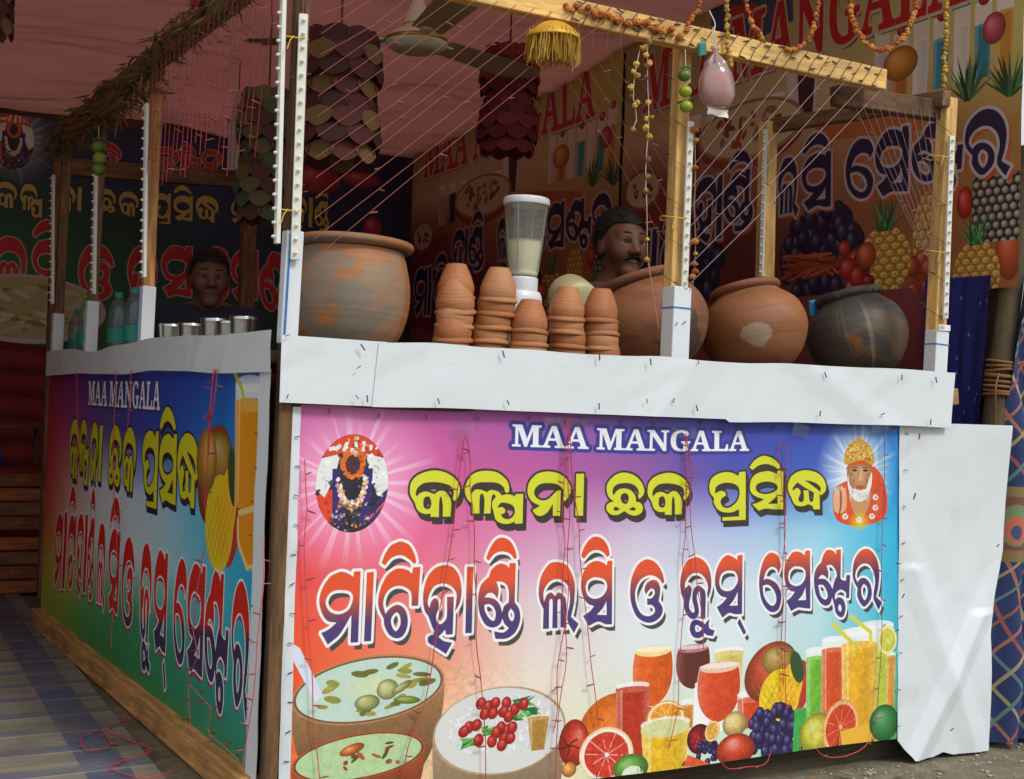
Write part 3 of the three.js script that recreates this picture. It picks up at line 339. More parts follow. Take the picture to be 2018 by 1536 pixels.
// ---------- the side banner print: the same words, mango and orange juice at the corner end
reseed(12);
const sidePrint = canvas(2023, 732, (c, w, h) => {
  wash(c, w, h, [
    [[150, 40, 90], [120, 50, 120], [66, 60, 150], [48, 62, 160], [44, 66, 170], [40, 80, 184], [34, 120, 206]],
    [[200, 50, 70], [176, 70, 130], [110, 80, 150], [70, 76, 168], [52, 84, 180], [40, 120, 206], [24, 150, 214]],
    [[220, 60, 50], [232, 150, 150], [224, 220, 226], [214, 226, 236], [180, 214, 234], [90, 190, 226], [24, 164, 216]],
    [[214, 90, 50], [236, 200, 170], [228, 232, 230], [220, 232, 232], [190, 224, 226], [110, 196, 214], [30, 166, 206]],
    [[200, 170, 60], [190, 200, 80], [110, 180, 110], [60, 160, 100], [46, 156, 116], [40, 158, 150], [34, 160, 170]],
    [[180, 180, 50], [120, 166, 60], [44, 140, 74], [34, 132, 68], [34, 136, 76], [34, 142, 92], [34, 148, 104]]]);
  latin(c, 'MAA MANGALA', 551,26.8, 1295.1,90.7, { fill: 'rgb(240,240,244)', edge: 'rgb(48,44,110)', edgeW: 14 });
  letters(c, [['ka', 339,133.8,467.2,303.7], ['llpa', 468.9,133.5,589.7,312.3], ['na', 608,137.1,698,294.7], ['aac', 710.3,141.8,745,289.9], ['cha', 819.3,137.3,942.5,292.6], ['ka', 959.4,138.2,1088.7,295.1], ['pra', 1153.3,139.2,1296,315.5], ['sib', 1300.6,82.7,1444.1,297.7], ['ddha', 1452.1,135.7,1608.8,290.7]], { edge: 'rgb(46,44,50)', edgeW: 5, shadow: 'rgb(46,44,50)', shift: [6, 11], shadowEdge: 3, fill: 'rgb(222,214,40)' });
  // mango, orange slice and a tall glass of juice
  orb(c, ...B4(1759.6,158.5, 1908.9,274.9), [226, 160, 50]);
  { const [x0, y0, x1] = [1591.6,244.7, 1885.5,224.5]; mango(c, (x0 + x1) / 2, y0 - 4, (x1 - x0) / 2.3); orb(c, x0 + 70, y0 - 58, 70, 66, [206, 150, 60], { hi: [0.3, -0.5] }); }
  drink(c, 1833.3,29.9, 1996.4,264.6, [240, 160, 34], { head: 0.17, taper: 0.1 }); c.strokeStyle = 'rgb(212,206,60)'; c.lineWidth = 12; c.beginPath(); c.moveTo(1808.3,0.5); c.lineTo(1870.8,38.5); c.lineTo(1892.1,69.8); c.stroke();
  { c.save(); const [x0, y0, x1, y1] = [1874,282.7, 2053.8,370.1]; c.beginPath(); c.moveTo(x0, y0 - 8); c.lineTo(x1, y0 - 40); c.bezierCurveTo(x1 + 10, y1 - 60, x1 - 40, y1, x0 + 60, y1); c.bezierCurveTo(x0 + 10, y1 - 40, x0, y0 + 60, x0, y0); c.fillStyle = 'rgb(238,150,30)'; c.fill(); c.lineWidth = 12; c.strokeStyle = 'rgb(246,214,130)'; c.stroke(); c.restore(); }
  const g = c.createLinearGradient(1902.5,403.3, 1928.3,634.2); g.addColorStop(0, 'rgb(214,40,28)'); g.addColorStop(0.36, 'rgb(208,40,32)'); g.addColorStop(0.46, 'rgb(60,44,80)'); g.addColorStop(1, 'rgb(46,42,86)');
  letters(c, [['ma', 176.6,414.4,285.8,633.7], ['aa', 299.9,403.9,341.9,624.7], ['tti', 356.6,324.6,464,616.1], ['ha', 478.9,392.3,568.2,622.5], ['aab', 579.7,388.8,610.5,599.1], ['nndi', 618.6,313,702.2,609.3], ['la', 735.1,396.1,836.2,618.5], ['si', 858.7,318,974.4,604.7], ['o', 1004.2,402.2,1121.1,614.1], ['ju', 1176.2,399.8,1287.2,690.7], ['sh', 1294.9,402.2,1422.9,700.3], ['ee', 1460.1,402.9,1551,624.5], ['sa', 1560.4,400,1683.7,625.8], ['nntta', 1688.9,399.3,1839.8,667.2], ['ra', 1856.9,398.9,1970.2,651]], { edge: 'rgb(240,240,240)', edgeW: 5, shadow: 'rgb(176,40,70)', shift: [-2, 12], fill: g });
});
// ---------- the print on the right-hand wall (two copies hang end to end)
reseed(13);
const wallPrint = canvas(2043, 1190, (c, w, h) => {
  wash(c, w, h, [
    [[176, 166, 96], [186, 176, 96], [196, 186, 100], [200, 190, 88], [206, 200, 76], [212, 208, 92]],
    [[176, 164, 110], [184, 170, 108], [200, 188, 130], [204, 194, 124], [208, 196, 106], [206, 204, 112]],
    [[214, 196, 140], [220, 200, 150], [224, 206, 160], [216, 196, 146], [216, 196, 120], [206, 190, 110]],
    [[136, 62, 50], [142, 66, 52], [164, 106, 78], [190, 136, 96], [176, 128, 88], [176, 134, 76]],
    [[120, 42, 40], [126, 44, 40], [108, 58, 52], [136, 84, 64], [164, 104, 64], [172, 114, 64]],
    [[110, 30, 34], [120, 34, 34], [110, 46, 44], [126, 74, 58], [156, 94, 60], [164, 106, 60]]]);
  // glasses, cups and bowls
  for (let i = 0; i < 7; i++) { const x = 1450 + i * 82; drink(c, x, 330 + (i % 2) * 30 - i * 5, x + 66, 560, [[226, 214, 206], [206, 120, 60], [230, 226, 214], [70, 150, 170], [236, 228, 210], [60, 140, 160], [214, 150, 60]][i], { head: 0.3, top: [236, 228, 214] }); orb(c, x + 36, 318 + (i % 2) * 30 - i * 5, 22, 20, [186, 50, 50]); }
  for (let i = 0; i < 6; i++) { const x = 330 + i * 120; drink(c, x, 440, x + 84, 640, [[196, 170, 160], [60, 50, 56], [226, 220, 210], [206, 110, 50], [70, 130, 140], [220, 190, 140]][i], { head: 0.25, top: [230, 224, 216] }); }
  drink(c, 1017.9,355.6, 1188,555.6, [226, 220, 214], { head: 0.05, taper: 0.14 }); poly(c, [1077.6,385.4, 1168.4,398.2, 1152.6,558.3, 1090.2,549.6], 'rgb(70,48,50)');
  orb(c, ...B4(1490,393.2, 1635.9,504.2), [226, 150, 56]); orb(c, ...B4(1891.1,372.7, 1978.2,467.6), [206, 90, 96]);
  { const [x, y] = [815.1,538.6]; oval(c, x, y + 24, 300, 120, rgb([150, 70, 44])); oval(c, x, y, 300, 108, rgb([168, 130, 84])); oval(c, x, y, 280, 96, rgb([214, 198, 150])); for (let i = 0; i < 26; i++) oval(c, x + rr(-170, 170), y + rr(-55, 55), rr(14, 36), rr(8, 16), rgb([[180, 70, 50], [120, 80, 50], [150, 130, 80]][i % 3]), rnd() * 3); }
  { const x = 150, y = 680; oval(c, x, y, 130, 84, rgb([140, 90, 60])); oval(c, x, y, 112, 70, rgb([206, 186, 150])); for (let i = 0; i < 12; i++) oval(c, x + rr(-60, 60), y + rr(-36, 36), 16, 10, rgb([120, 76, 50])); }
  poly(c, [1163.3,568.9, 1406.8,584.5, 1754.1,628.7, 1756.2,683.6, 1191.9,643.3], 'rgb(186,110,60)');
  poly(c, [571.3,-17.2, 1036.5,62.9, 1047.7,191.3, 879.2,211.2, 579.8,150.4], 'rgb(52,84,116)'); poly(c, [697.3,52.4, 844.6,78.9, 818.7,134.2, 699.7,102.6], 'rgb(190,52,52)'); poly(c, [909.5,140.8, 1000.2,147.7, 983.5,194.5], 'rgb(190,52,52)');
  // red English name
  c.save(); latin(c, 'MAA MANGALA', 130, 130, 1830, 360, { fill: 'rgb(198,40,34)', edge: 'rgb(206,196,180)', edgeW: 10, shadow: 'rgb(60,50,50)', slope: -0.03 }); c.restore();
  // fruit along the bottom
  grapes(c, ...B4(1041.5,870.7, 1409.1,1193.8), 120, [58, 54, 86]); grapes(c, ...B4(215.7,802, 692.8,1175.3), 60, [58, 54, 86]);
  for (let i = 0; i < 40; i++) { c.strokeStyle = rgb([176, 84, 50], rr(0.6, 1.2)); c.lineWidth = 9; c.beginPath(); const [x, y] = [1133.9,1056.5]; c.moveTo(x + rr(-120, 60), y + rr(-40, 60)); c.lineTo(x + rr(0, 220), y + rr(-30, 50)); c.stroke(); }
  pineapple(c, ...B4(1639.8,871.7, 1777.7,1143.6), false); for (let i = 0; i < 14; i++) orb(c, ...B4(1626.1,1061.6, 1735.3,1195.3).slice(0, 2).map((v) => v + rr(-50, 60)), rr(22, 40), rr(22, 36), [190, 76, 50]); pineapple(c, ...B4(1406.4,963.6, 1635.4,1189.7));
  for (let i = 0; i < 16; i++) orb(c, 1330 + rr(0, 120), 1080 + rr(-60, 100), rr(24, 50), rr(24, 46), [[196, 60, 44], [206, 96, 50], [150, 40, 44]][i % 3]);
  orb(c, ...B4(1813.2,877.4, 1875.1,976), [206, 60, 44]); orb(c, ...B4(1963.2,970.4, 2060.4,1169.8), [210, 96, 62]);
  { const [x0, y0, x1, y1] = [1870.6,854.2, 2052.8,1052.9]; c.save(); c.beginPath(); c.rect(x0, y0, x1 - x0 + 20, y1 - y0); c.clip(); c.fillStyle = 'rgb(52,38,36)'; c.fillRect(x0, y0, x1 - x0 + 20, y1 - y0); for (let j = 0; j < 14; j++) for (let i = 0; i < 14; i++) orb(c, x0 + (i + (j % 2) / 2) * 30, y0 + j * 25, 13, 12, [176, 164, 150], { loK: 0.5 }); c.restore(); }
  pineapple(c, ...B4(1801.7,1042.2, 1980.7,1253.3));
  for (const [px, py] of [[1841.6,590.6], [2001.3,605.7]]) for (let i = 0; i < 30; i++) { const a = -Math.PI / 2 + rr(-1.3, 1.3), L = rr(70, 130); poly(c, [px - 10, py + 30, px + Math.cos(a) * L, py + Math.sin(a) * L, px + 10, py + 30], rgb([70, 116, 70], rr(0.5, 1.25))); }
  // the third line, navy letters with a pale edge
  letters(c, [['ha', 505.5,683.6,644.4,937.4], ['aab', 646.8,685.4,677.4,925.9], ['nndi', 686.6,609.7,857.7,908.1], ['la', 991.4,673.9,1101.1,889.7], ['si', 1111.5,610.3,1261.3,873.2], ['ee', 1329.2,663.7,1455.9,862.4], ['sa', 1464.1,654,1614.5,866.7], ['nntta', 1624.7,663,1831.4,883.2], ['ra', 1837.7,656.4,2007.2,864.7], ['tti', 300, 790, 480, 1100], ['ma', 60, 850, 220, 1110], ['aa', 232, 850, 270, 1110]], { edge: 'rgb(196,186,190)', edgeW: 10, shadow: 'rgb(206,90,50)', shift: [14, 14], shadowEdge: 4, fill: 'rgb(50,40,72)' });
});
// ---------- the dark print on the back wall
reseed(14);
const backPrint = canvas(2000, 725, (c, w, h) => {
  wash(c, w, h, [
    [[30, 50, 66], [34, 52, 66], [40, 54, 80], [50, 56, 100], [44, 48, 96], [30, 34, 70]],
    [[30, 80, 70], [34, 84, 70], [36, 60, 80], [40, 54, 100], [40, 50, 100], [30, 36, 70]],
    [[34, 96, 60], [36, 100, 56], [40, 96, 60], [36, 66, 80], [34, 50, 90], [36, 40, 70]],
    [[40, 110, 50], [44, 112, 50], [46, 110, 50], [40, 90, 60], [36, 64, 66], [60, 40, 60]],
    [[60, 100, 50], [70, 100, 50], [60, 96, 50], [50, 90, 50], [40, 70, 50], [70, 40, 50]]]);
  glow(c, 643.2,81.2, 130, 150, [230, 220, 226], 0.7); rays(c, 643.2,81.2, 60, 170, 22, [240, 230, 236], 1, 0.6); shrine(c, 635.7,82.1, 62, 92);
  letters(c, [['ka', 1081.9,50.4,1160.2,128.4], ['llpa', 1161.9,37.4,1236.5,124.4], ['na', 1240.2,44.9,1309.1,115.7], ['cha', 890.8,54.5,970.6,142.2]], { edge: 'rgb(200,180,170)', edgeW: 3, fill: 'rgb(206,50,40)' });
  letters(c, [['ka', 587,213.3,652.3,296.2], ['llpa', 661.9,212.7,729.9,318.5], ['na', 770.9,205.6,832.8,288.8], ['aac', 837.6,207.3,851.7,284.5], ['cha', 903.9,204.3,959.8,282.2], ['ka', 969.8,206.5,1034.6,288.2], ['pra', 1084.5,201.1,1142.7,303.8], ['sib', 1148.8,170.3,1216.3,290.5], ['ddha', 1225.6,198.3,1304.6,285.9], ['ma', 1346.8,202,1404.9,282.1], ['aa', 1410.2,195.7,1429.8,277.9], ['tti', 1470.6,144.1,1561.3,291.2], ['ha', 1573.1,173.7,1621.1,285.5], ['aab', 1628.5,173.2,1643.4,274.8], ['nndi', 1650.6,144,1707,284.9]], { edge: 'rgb(40,40,30)', edgeW: 4, fill: 'rgb(206,190,100)' });
  letters(c, [['la', 589.2,387.1,699.5,572.2], ['si', 704.4,322.9,803.8,551.8], ['o', 850.8,385.8,961.7,567], ['ju', 1008.6,382,1116.9,638.8], ['sa', 1118.6,372.4,1221.2,542.4], ['ee', 1250.5,367.9,1347.4,543.7], ['sa', 1354.6,369.1,1452,536.7], ['nntta', 1459.1,369.4,1586.2,611.8], ['ra', 1596.1,367.5,1700.6,534.2]], { edge: 'rgb(206,186,176)', edgeW: 4, fill: 'rgb(206,40,34)' });
  { const [x, y] = [692.2,610.2]; oval(c, x, y, 250, 110, rgb([206, 200, 190])); oval(c, x, y - 4, 236, 98, rgb([186, 180, 120])); for (let i = 0; i < 60; i++) oval(c, x + rr(-190, 190), y + rr(-70, 70), rr(10, 40), rr(5, 12), rgb([[206, 196, 140], [140, 140, 70], [220, 214, 176]][i % 3]), rr(-0.5, 0.5)); }
  for (const [x, y, x2, y2] of [[1836,216.8, 1911.6,296.3], [1566.7,59.6, 1746.9,157.8], [1743.5,65.6, 1901.1,120]]) orb(c, ...B4(x, y, x2, y2), [176, 60, 66], { loK: 0.7 });
  for (let i = 0; i < 40; i++) oval(c, rr(1150, 2000), rr(60, 700), 2, 2, 'rgba(220,220,240,0.7)');
});

// ================= the setting =================
const scaleUV = (g, su, sv) => { const a = g.attributes.uv; for (let i = 0; i < a.count; i++) a.setXY(i, a.getX(i) * su, a.getY(i) * sv); return g; };
const dirt = grain(1024, 1024, (x, y) => { const a = wrapNoise(x, y, 1024, 1024, 6, 1), b = wrapNoise(x, y, 1024, 1024, 40, 5), s = hash(x >> 1, y >> 1, 9), k = (a * 34 + b * 26 + (s - 0.5) * 26) + (s > 0.985 ? 40 : 0) - (s < 0.02 ? 40 : 0); return [134 + k, 126 + k * 0.96, 108 + k * 0.86]; });
const dirtBump = grain(1024, 1024, (x, y) => 128 + 60 * wrapNoise(x, y, 1024, 1024, 12, 3) + 50 * wrapNoise(x, y, 1024, 1024, 60, 6) + (hash(x >> 1, y >> 1, 9) - 0.5) * 50, 1, 1, false);
const rep = (t, a, b) => { const q = t.clone(); q.repeat.set(a, b); q.needsUpdate = true; return q; };
{ const g = new THREE.PlaneGeometry(160, 160, 1, 1); g.rotateX(-Math.PI / 2); structure('ground', g, std([210, 206, 198], 0.95, { map: rep(dirt, 130, 130), bumpMap: rep(dirtBump, 130, 130), bumpScale: 0.012 })); }
{ // the raised concrete floor of the stall, its front edge broken and uneven
  const g = new THREE.BoxGeometry(6.0, 0.1, 4.75, 150, 4, 30), p = g.attributes.position;
  for (let i = 0; i < p.count; i++) { const x = p.getX(i) - 0.25, y = p.getY(i) + 0.05, z = p.getZ(i) - 2.43, e = z > -0.2 ? 1 : 0, t = fbm(x * 7, y * 14, 3, 3); p.setXYZ(i, x, y - (y > 0.06 ? 0.004 + 0.004 * noise(x * 4, z * 4) + e * 0.012 * Math.max(0, t + 0.2) : 0), z + e * (0.03 * t - (y > 0.08 ? 0.012 : 0))); }
  g.computeVertexNormals(); structure('floor', scaleUV(g, 6, 5), std([196, 188, 172], 0.92, { map: rep(dirt, 0.7, 0.7), bumpMap: rep(dirtBump, 0.7, 0.7), bumpScale: 0.006 }));
}
const clothBump = grain(256, 256, (x, y) => 128 + 40 * (Math.sin(x * 0.8) * Math.sin(y * 0.8)) + 30 * wrapNoise(x, y, 256, 256, 10, 2), 30, 30, false);
const cloth = (c, o = {}) => phys(c, 0.92, { sheen: 0.25, sheenRoughness: 0.6, bumpMap: clothBump, bumpScale: 0.0006, ...o });
structure('ceiling', sheet((u, v) => { const x = -2.05 + 4.6 * u, z = 0.12 - 4.77 * v, s = Math.abs(Math.sin(v * Math.PI * 4)); return [x, 2.88 - 0.3 * v - 0.02 * v * v - 0.05 * (1 - Math.abs(Math.sin(u * Math.PI * 2.5))) - 0.02 * s + 0.018 * noise(x * 2.2, z * 3.1) + 0.008 * noise(x * 5, z * 11) + 0.004 * noise(x * 3, z * 30), z]; }, 90, 160, 0.004), cloth([216, 174, 166], { transmission: 0.42, thickness: 0 }));
const boards = wood([92, 70, 56], 0.5, 8);
structure('back_wall', block(4.6, 2.62, 0.06, [0.28, 1.31, -4.64], [0, 0, 0], 0), boards);
structure('unseen_shade_wall', block(0.06, 2.7, 3.8, [-2.0, 1.35, -2.75], [0, 0, 0], 0), boards);  // unseen wall, added and sized to keep light off the side counter
structure('right_wall', block(0.05, 2.9, 4.52, [2.52, 1.45, -2.36], [0, 0, 0], 0), boards);
{ // woven plastic floor mat, blue bands on straw
  const t = canvas(1024, 2048, (c, w, h) => {
    c.fillStyle = 'rgb(124,118,104)'; c.fillRect(0, 0, w, h);
    for (let y = 0; y < h; y += 2) { c.fillStyle = `rgba(${hash(y, 1, 2) > 0.5 ? '166,156,132' : '100,92,78'},${0.25 + 0.25 * hash(y, 4, 4)})`; c.fillRect(0, y, w, 1); }
    for (const [x, q] of [[905, 76], [560, 96], [220, 96]]) { c.fillStyle = 'rgba(70,76,108,0.85)'; c.fillRect(x, 0, q, h); }
    for (let y = 40; y < h; y += 118) { c.fillStyle = 'rgba(78,84,112,0.6)'; c.fillRect(0, y, w, 34); c.fillStyle = 'rgba(170,162,142,0.5)'; c.fillRect(0, y + 34, w, 8); }
    for (let i = 0; i < 260; i++) { const x = rnd() * w, y = rnd() * h; glow(c, x, y, rr(30, 130), rr(20, 90), rnd() > 0.4 ? [92, 84, 72] : [150, 144, 130], 0.28); }
    for (let i = 0; i < 9000; i++) { c.fillStyle = `rgba(${rnd() > 0.5 ? '90,84,76' : '220,214,196'},${rr(0.05, 0.25)})`; c.fillRect(rnd() * w, rnd() * h, rr(4, 30), 1.5); }
  });
  const g = sheet((u, v) => { const z = -0.28 - 3.6 * v, r = -0.165 + 0.045 * -z * 1.35, x = r - 1.5 + 1.5 * u; return [x, 0.108 + 0.003 * noise(x * 5, z * 5), z]; }, 30, 60, 0.003);
  solo('floor_mat', 'woven plastic floor mat with blue bands on straw colour beside the side counter', 'mat', g, std(0xffffff, 0.8, { map: tex(t), bumpMap: clothBump, bumpScale: 0.001 }));
}
{ // broken concrete and grit along the foot of the stall
  reseed(24); const shape = (() => { const g = new THREE.IcosahedronGeometry(1, 1), p = g.attributes.position; for (let i = 0; i < p.count; i++) { const x = p.getX(i), y = p.getY(i), z = p.getZ(i), k = 0.8 + 0.35 * noise(x * 1.7, y * 1.7 + 4, z * 1.7); p.setXYZ(i, x * k, y * k * 0.6, z * k); } g.computeVertexNormals(); return g; })(), list = [];
  for (let i = 0; i < 420; i++) { const g = shape.clone(), s = rr(0.003, 0.01) * (rnd() > 0.93 ? 3 : 1); g.scale(s, s, s); g.rotateY(rnd() * 6.28); g.translate(rr(-0.2, 2.9), s * 0.3, rr(-0.03, 0.5) * (0.3 + rnd())); list.push(g); }
  const m = solo('grit', 'loose grit and chips of broken concrete at the foot of the stall', 'grit', list, std([150, 142, 126], 0.95)); m.userData.kind = 'stuff';
  const leaf = new THREE.Shape(); leaf.moveTo(0, 0); leaf.quadraticCurveTo(0.3, 0.4, 0, 1); leaf.quadraticCurveTo(-0.3, 0.4, 0, 0); const lg = new THREE.ExtrudeGeometry(leaf, { depth: 0.04, bevelEnabled: false, curveSegments: 4 }).rotateX(-Math.PI / 2);
  for (const [x, z, a, s, k] of [[1.74, 0.09, 0.4, 0.05, 0], [1.9, 0.12, 2, 0.04, 1], [2.05, 0.1, 3.3, 0.045, 2], [1.6, 0.06, 5, 0.04, 3]]) { const l = solo('fallen_leaf', ['dry curled leaf fallen below the banner corner', 'small dry leaf by the foot of the white sheet', 'brown leaf under the crumpled white sheet', 'little dry leaf below the printed grapefruit'][k], 'leaf', lg, std([128, 104, 60], 0.9), 'fallen leaves'); l.position.set(x, 0.012, z); l.rotation.set(0.15, a, 0.1); l.scale.setScalar(s); }
}
// ================= the banners =================
const banner = (name, label, fn, nu, nv, print, o = {}) => { const g = thing(name, label, 'banner'); part('printed_sheet', sheet(fn, nu, nv, 0.0012), std(0xffffff, o.rough ?? 0.42, { map: tex(print), bumpMap: creaseBump, bumpScale: o.bump ?? 0.0004 }), g); return g; };
const wave = (x, y, s) => 0.0035 * fbm(x * 2.3 + s, y * 2.1, s, 3) + 0.0012 * noise(x * 9 + s, y * 8);
const frontBanner = banner('front_banner', 'large pink and blue printed vinyl banner with lassi bowls and fruit under the front counter', (u, v) => { const x = 0.05 + 1.925 * u - 0.03 * (v) * u * 0.8, y = 0.078 + 0.952 * v; return [x + 0.012 * u, y + 0.004 * Math.sin(u * 9), 0.014 + wave(x, y, 2)]; }, 60, 30, frontPrint);
const sideBanner = banner('side_banner', 'printed vinyl banner with mango and juice glass covering the side counter', (u, v) => { const z = -2.63 + 2.61 * u, y = 0.17 + 0.945 * v; return [-0.016 - wave(z, y, 5), y, z]; }, 60, 24, sidePrint);
const wallFn = (z0) => (u, v) => { const z = z0 + 2.27 * u, y = 1.478 + 1.322 * v; return [2.45 - 0.006 - 2.5 * wave(z * 0.8, y * 0.8, 8 + z0), y, z]; };
banner('wall_banner', 'yellow printed fruit banner on the right wall, its edge at the open front', wallFn(-2.25), 50, 26, wallPrint);
banner('wall_banner', 'yellow printed fruit banner deep on the right wall behind the blender', wallFn(-4.54), 50, 26, wallPrint);
banner('back_banner', 'dark green and blue printed banner with red letters on the back wall', (u, v) => { const x = -0.95 + 3.36 * u, y = 1.28 + 1.239 * v; return [x, y - 0.02 * Math.sin(u * 5) * v, -4.57 + 3 * wave(x, y, 3)]; }, 50, 24, backPrint, { rough: 0.55 });
// white margins along the corner post, stapled
const staple = block(0.012, 0.0018, 0.0018, [0, 0, 0], [0, 0, 0], 0);
function staples(parent, list) { for (const [x, y, z, a, s = 1] of list) { const m = part('staple', staple, M.staple, parent, [x, y, z]); m.rotation.z = a; m.scale.setScalar(s); } }
part('white_margin', sheet((u, v) => [0.028 + 0.026 * u - 0.004 * v, 0.06 + 0.965 * v, 0.017 + 0.004 * noise(v * 12, u)], 3, 40, 0.0012), M.vinyl, frontBanner);
part('white_margin', sheet((u, v) => [-0.0275 + 0.002 * u + 0.0015 * noise(v * 14, 3), 0.1 + 1.01 * v, -0.06 + 0.07 * u], 3, 40, 0.0012), M.vinyl, sideBanner);
reseed(21);
{ const L = []; for (let i = 0; i < 13; i++) L.push([0.045 + rr(-0.004, 0.004), 0.14 + i * 0.068, 0.021, rr(-0.5, 0.5), 1.05]); for (let i = 0; i < 14; i++) L.push([0.1 + i * 0.139 + rr(-0.03, 0.03), 1.013 + rr(-0.006, 0.006), 0.0205, rr(0.9, 2.2), 1.15]); for (let i = 0; i < 9; i++) L.push([1.978, 0.12 + i * 0.11, 0.023, rr(-0.4, 0.4), 1.1]); for (let i = 0; i < 8; i++) L.push([0.9 + i * 0.14, 0.088, 0.0215, rr(0.8, 2), 1.3]); staples(frontBanner, L); }
{ const g = block(0.0018, 0.0018, 0.014, [0, 0, 0], [0, 0, 0], 0); for (let i = 0; i < 12; i++) { const m = part('staple', g, M.staple, sideBanner, [-0.03, 0.16 + i * 0.08, -0.06 + rr(-0.01, 0.01)]); m.rotation.x = rr(-0.4, 0.4); } }
// ================= the stall: timber frame, counters, white vinyl facings =================
const stall = thing('juice_stall', 'timber juice stall with counter edges and post feet faced in white vinyl', 'stall');
const UPZ = V(0, 0, 1);
const post = (a, b, w, d, mat = M.wood) => part('post', rough(beam(a, b, w, d, 0.004, UPZ), 0.0015), mat, stall);
const cornerPost = post([0.003, 0.1, 0.01], [0.032, 2.82, -0.008], 0.034, 0.034, M.brownWood);
const midPost = post([1.12, 0.1, -0.028], [1.137, 2.07, -0.028], 0.04, 0.042, M.paleWood);
const rightPost = post([2.095, 0.1, -0.02], [2.165, 2.05, -0.03], 0.045, 0.048, M.paleWood);
const sidePosts = [[-1.22, M.wood, 0], [-2.0, M.oldWood, 0.01], [-2.6, M.oldWood, 0.005]].map(([z, m, l]) => post([0.0, 1.13, z], [0.012 + l, 2.08, z - 0.02], 0.034, 0.034, m));
const innerPost = post([2.135, 0.1, -0.82], [2.11, 2.1, -0.82], 0.05, 0.05, M.paleWood);
part('beam', rough(beam([0.03, 2.07, 0.022], [1.83, 2.045, 0.024], 0.062, 0.04), 0.003), M.paleWood, stall);
part('beam', rough(beam([1.72, 2.0, -0.056], [2.17, 2.012, -0.056], 0.06, 0.045), 0.003), M.brownWood, stall);
part('beam', rough(beam([2.13, 2.04, 0.0], [2.13, 2.09, -0.86], 0.05, 0.04), 0.003), M.oldWood, stall);
part('beam', rough(beam([0.006, 2.09, 0.0], [0.0, 2.075, -2.75], 0.06, 0.045), 0.003), M.oldWood, stall);
part('counter_top', rough(block(2.14, 0.03, 0.56, [1.07, 1.14, -0.265]), 0.001), M.brownWood, stall);
part('counter_top', rough(block(0.5, 0.03, 2.06, [0.24, 1.14, -1.585]), 0.001), M.brownWood, stall);
part('bottom_rail', rough(beam([-0.03, 0.135, -0.02], [-0.028, 0.14, -2.63], 0.07, 0.05), 0.004), M.wood, stall);
part('bottom_rail', rough(beam([-0.05, 0.13, 0.0], [0.09, 0.12, 0.0], 0.045, 0.045), 0.004), M.wood, stall);
part('top_rail', rough(beam([0.03, 1.045, -0.004], [2.17, 1.045, -0.004], 0.045, 0.03), 0.003), M.brownWood, stall);
part('top_rail', rough(beam([2.06, 1.105, 0.012], [2.19, 1.118, 0.012], 0.05, 0.03), 0.003), M.wood, stall);
part('light_stop_board', block(1.93, 0.9, 0.012, [1.02, 0.57, -0.045], [0, 0, 0], 0.002), M.darkWood, stall);  // hidden board added so light does not leak under the front counter
part('light_stop_board', block(0.012, 0.92, 2.56, [0.028, 0.62, -1.32], [0, 0, 0], 0.002), M.darkWood, stall);  // likewise an added light stop, hidden behind the side banner
// front facing, two overlapping strips of white vinyl
const crease = (x, y) => 0.0025 * fbm(x * 2.2, y * 5, 4, 2) + 0.006 * Math.max(0, 1 - Math.abs(x - 1.12 + (1.12 - y) * 0.9) * 9) + 0.004 * Math.max(0, 1 - Math.abs(x - 1.68 - (1.12 - y) * 1.8) * 8) + 0.0006 * noise(x * 12, y * 12);
const facing = (fn, nu, nv, su, sv) => part('vinyl_facing', scaleUV(sheet(fn, nu, nv, 0.0012), su, sv), M.vinyl, stall);
const face1 = facing((u, v) => { const x = -0.012 + 0.262 * u, y = 1.034 + 0.154 * v; return [x, y - 0.003 * u, 0.042 + crease(x, y)]; }, 20, 12, 0.4, 0.3);
const face2 = facing((u, v) => { const x = 0.222 + 1.925 * u + 0.012 * (v - 0.5), y = 1.032 + (0.155 + 0.004 * noise(u * 14)) * v + 0.004 * noise(u * 9, 2) - 0.01 * (1 - v) * (u > 0.55 ? 1 : 0.2); return [x, y, 0.0445 + crease(x, y) * 1.15]; }, 150, 14, 2.4, 0.3);
const face3 = facing((u, v) => { const z = -2.6 + 2.64 * u, sag = 0.02 * Math.exp(-(((u - 0.3) / 0.1) ** 2)), y = 1.106 + (0.096 - sag) * v; return [-0.036 - 0.008 * fbm(z * 4, y * 6, 2, 3) - 0.008 * Math.max(0, 1 - Math.abs(z + 0.5 + (1.16 - y) * 0.8) * 14) - 0.005 * Math.max(0, 1 - Math.abs(z + 0.28 + (1.16 - y) * 0.5) * 16), y + 0.006 * noise(z * 3, 5), z]; }, 150, 10, 2.6, 0.2);
reseed(22);
staples(face1, [[-0.002,1.187,0.052, 0.4], [0.003,1.048,0.052, 1.3], [0.172,1.052,0.056, -0.8]]);
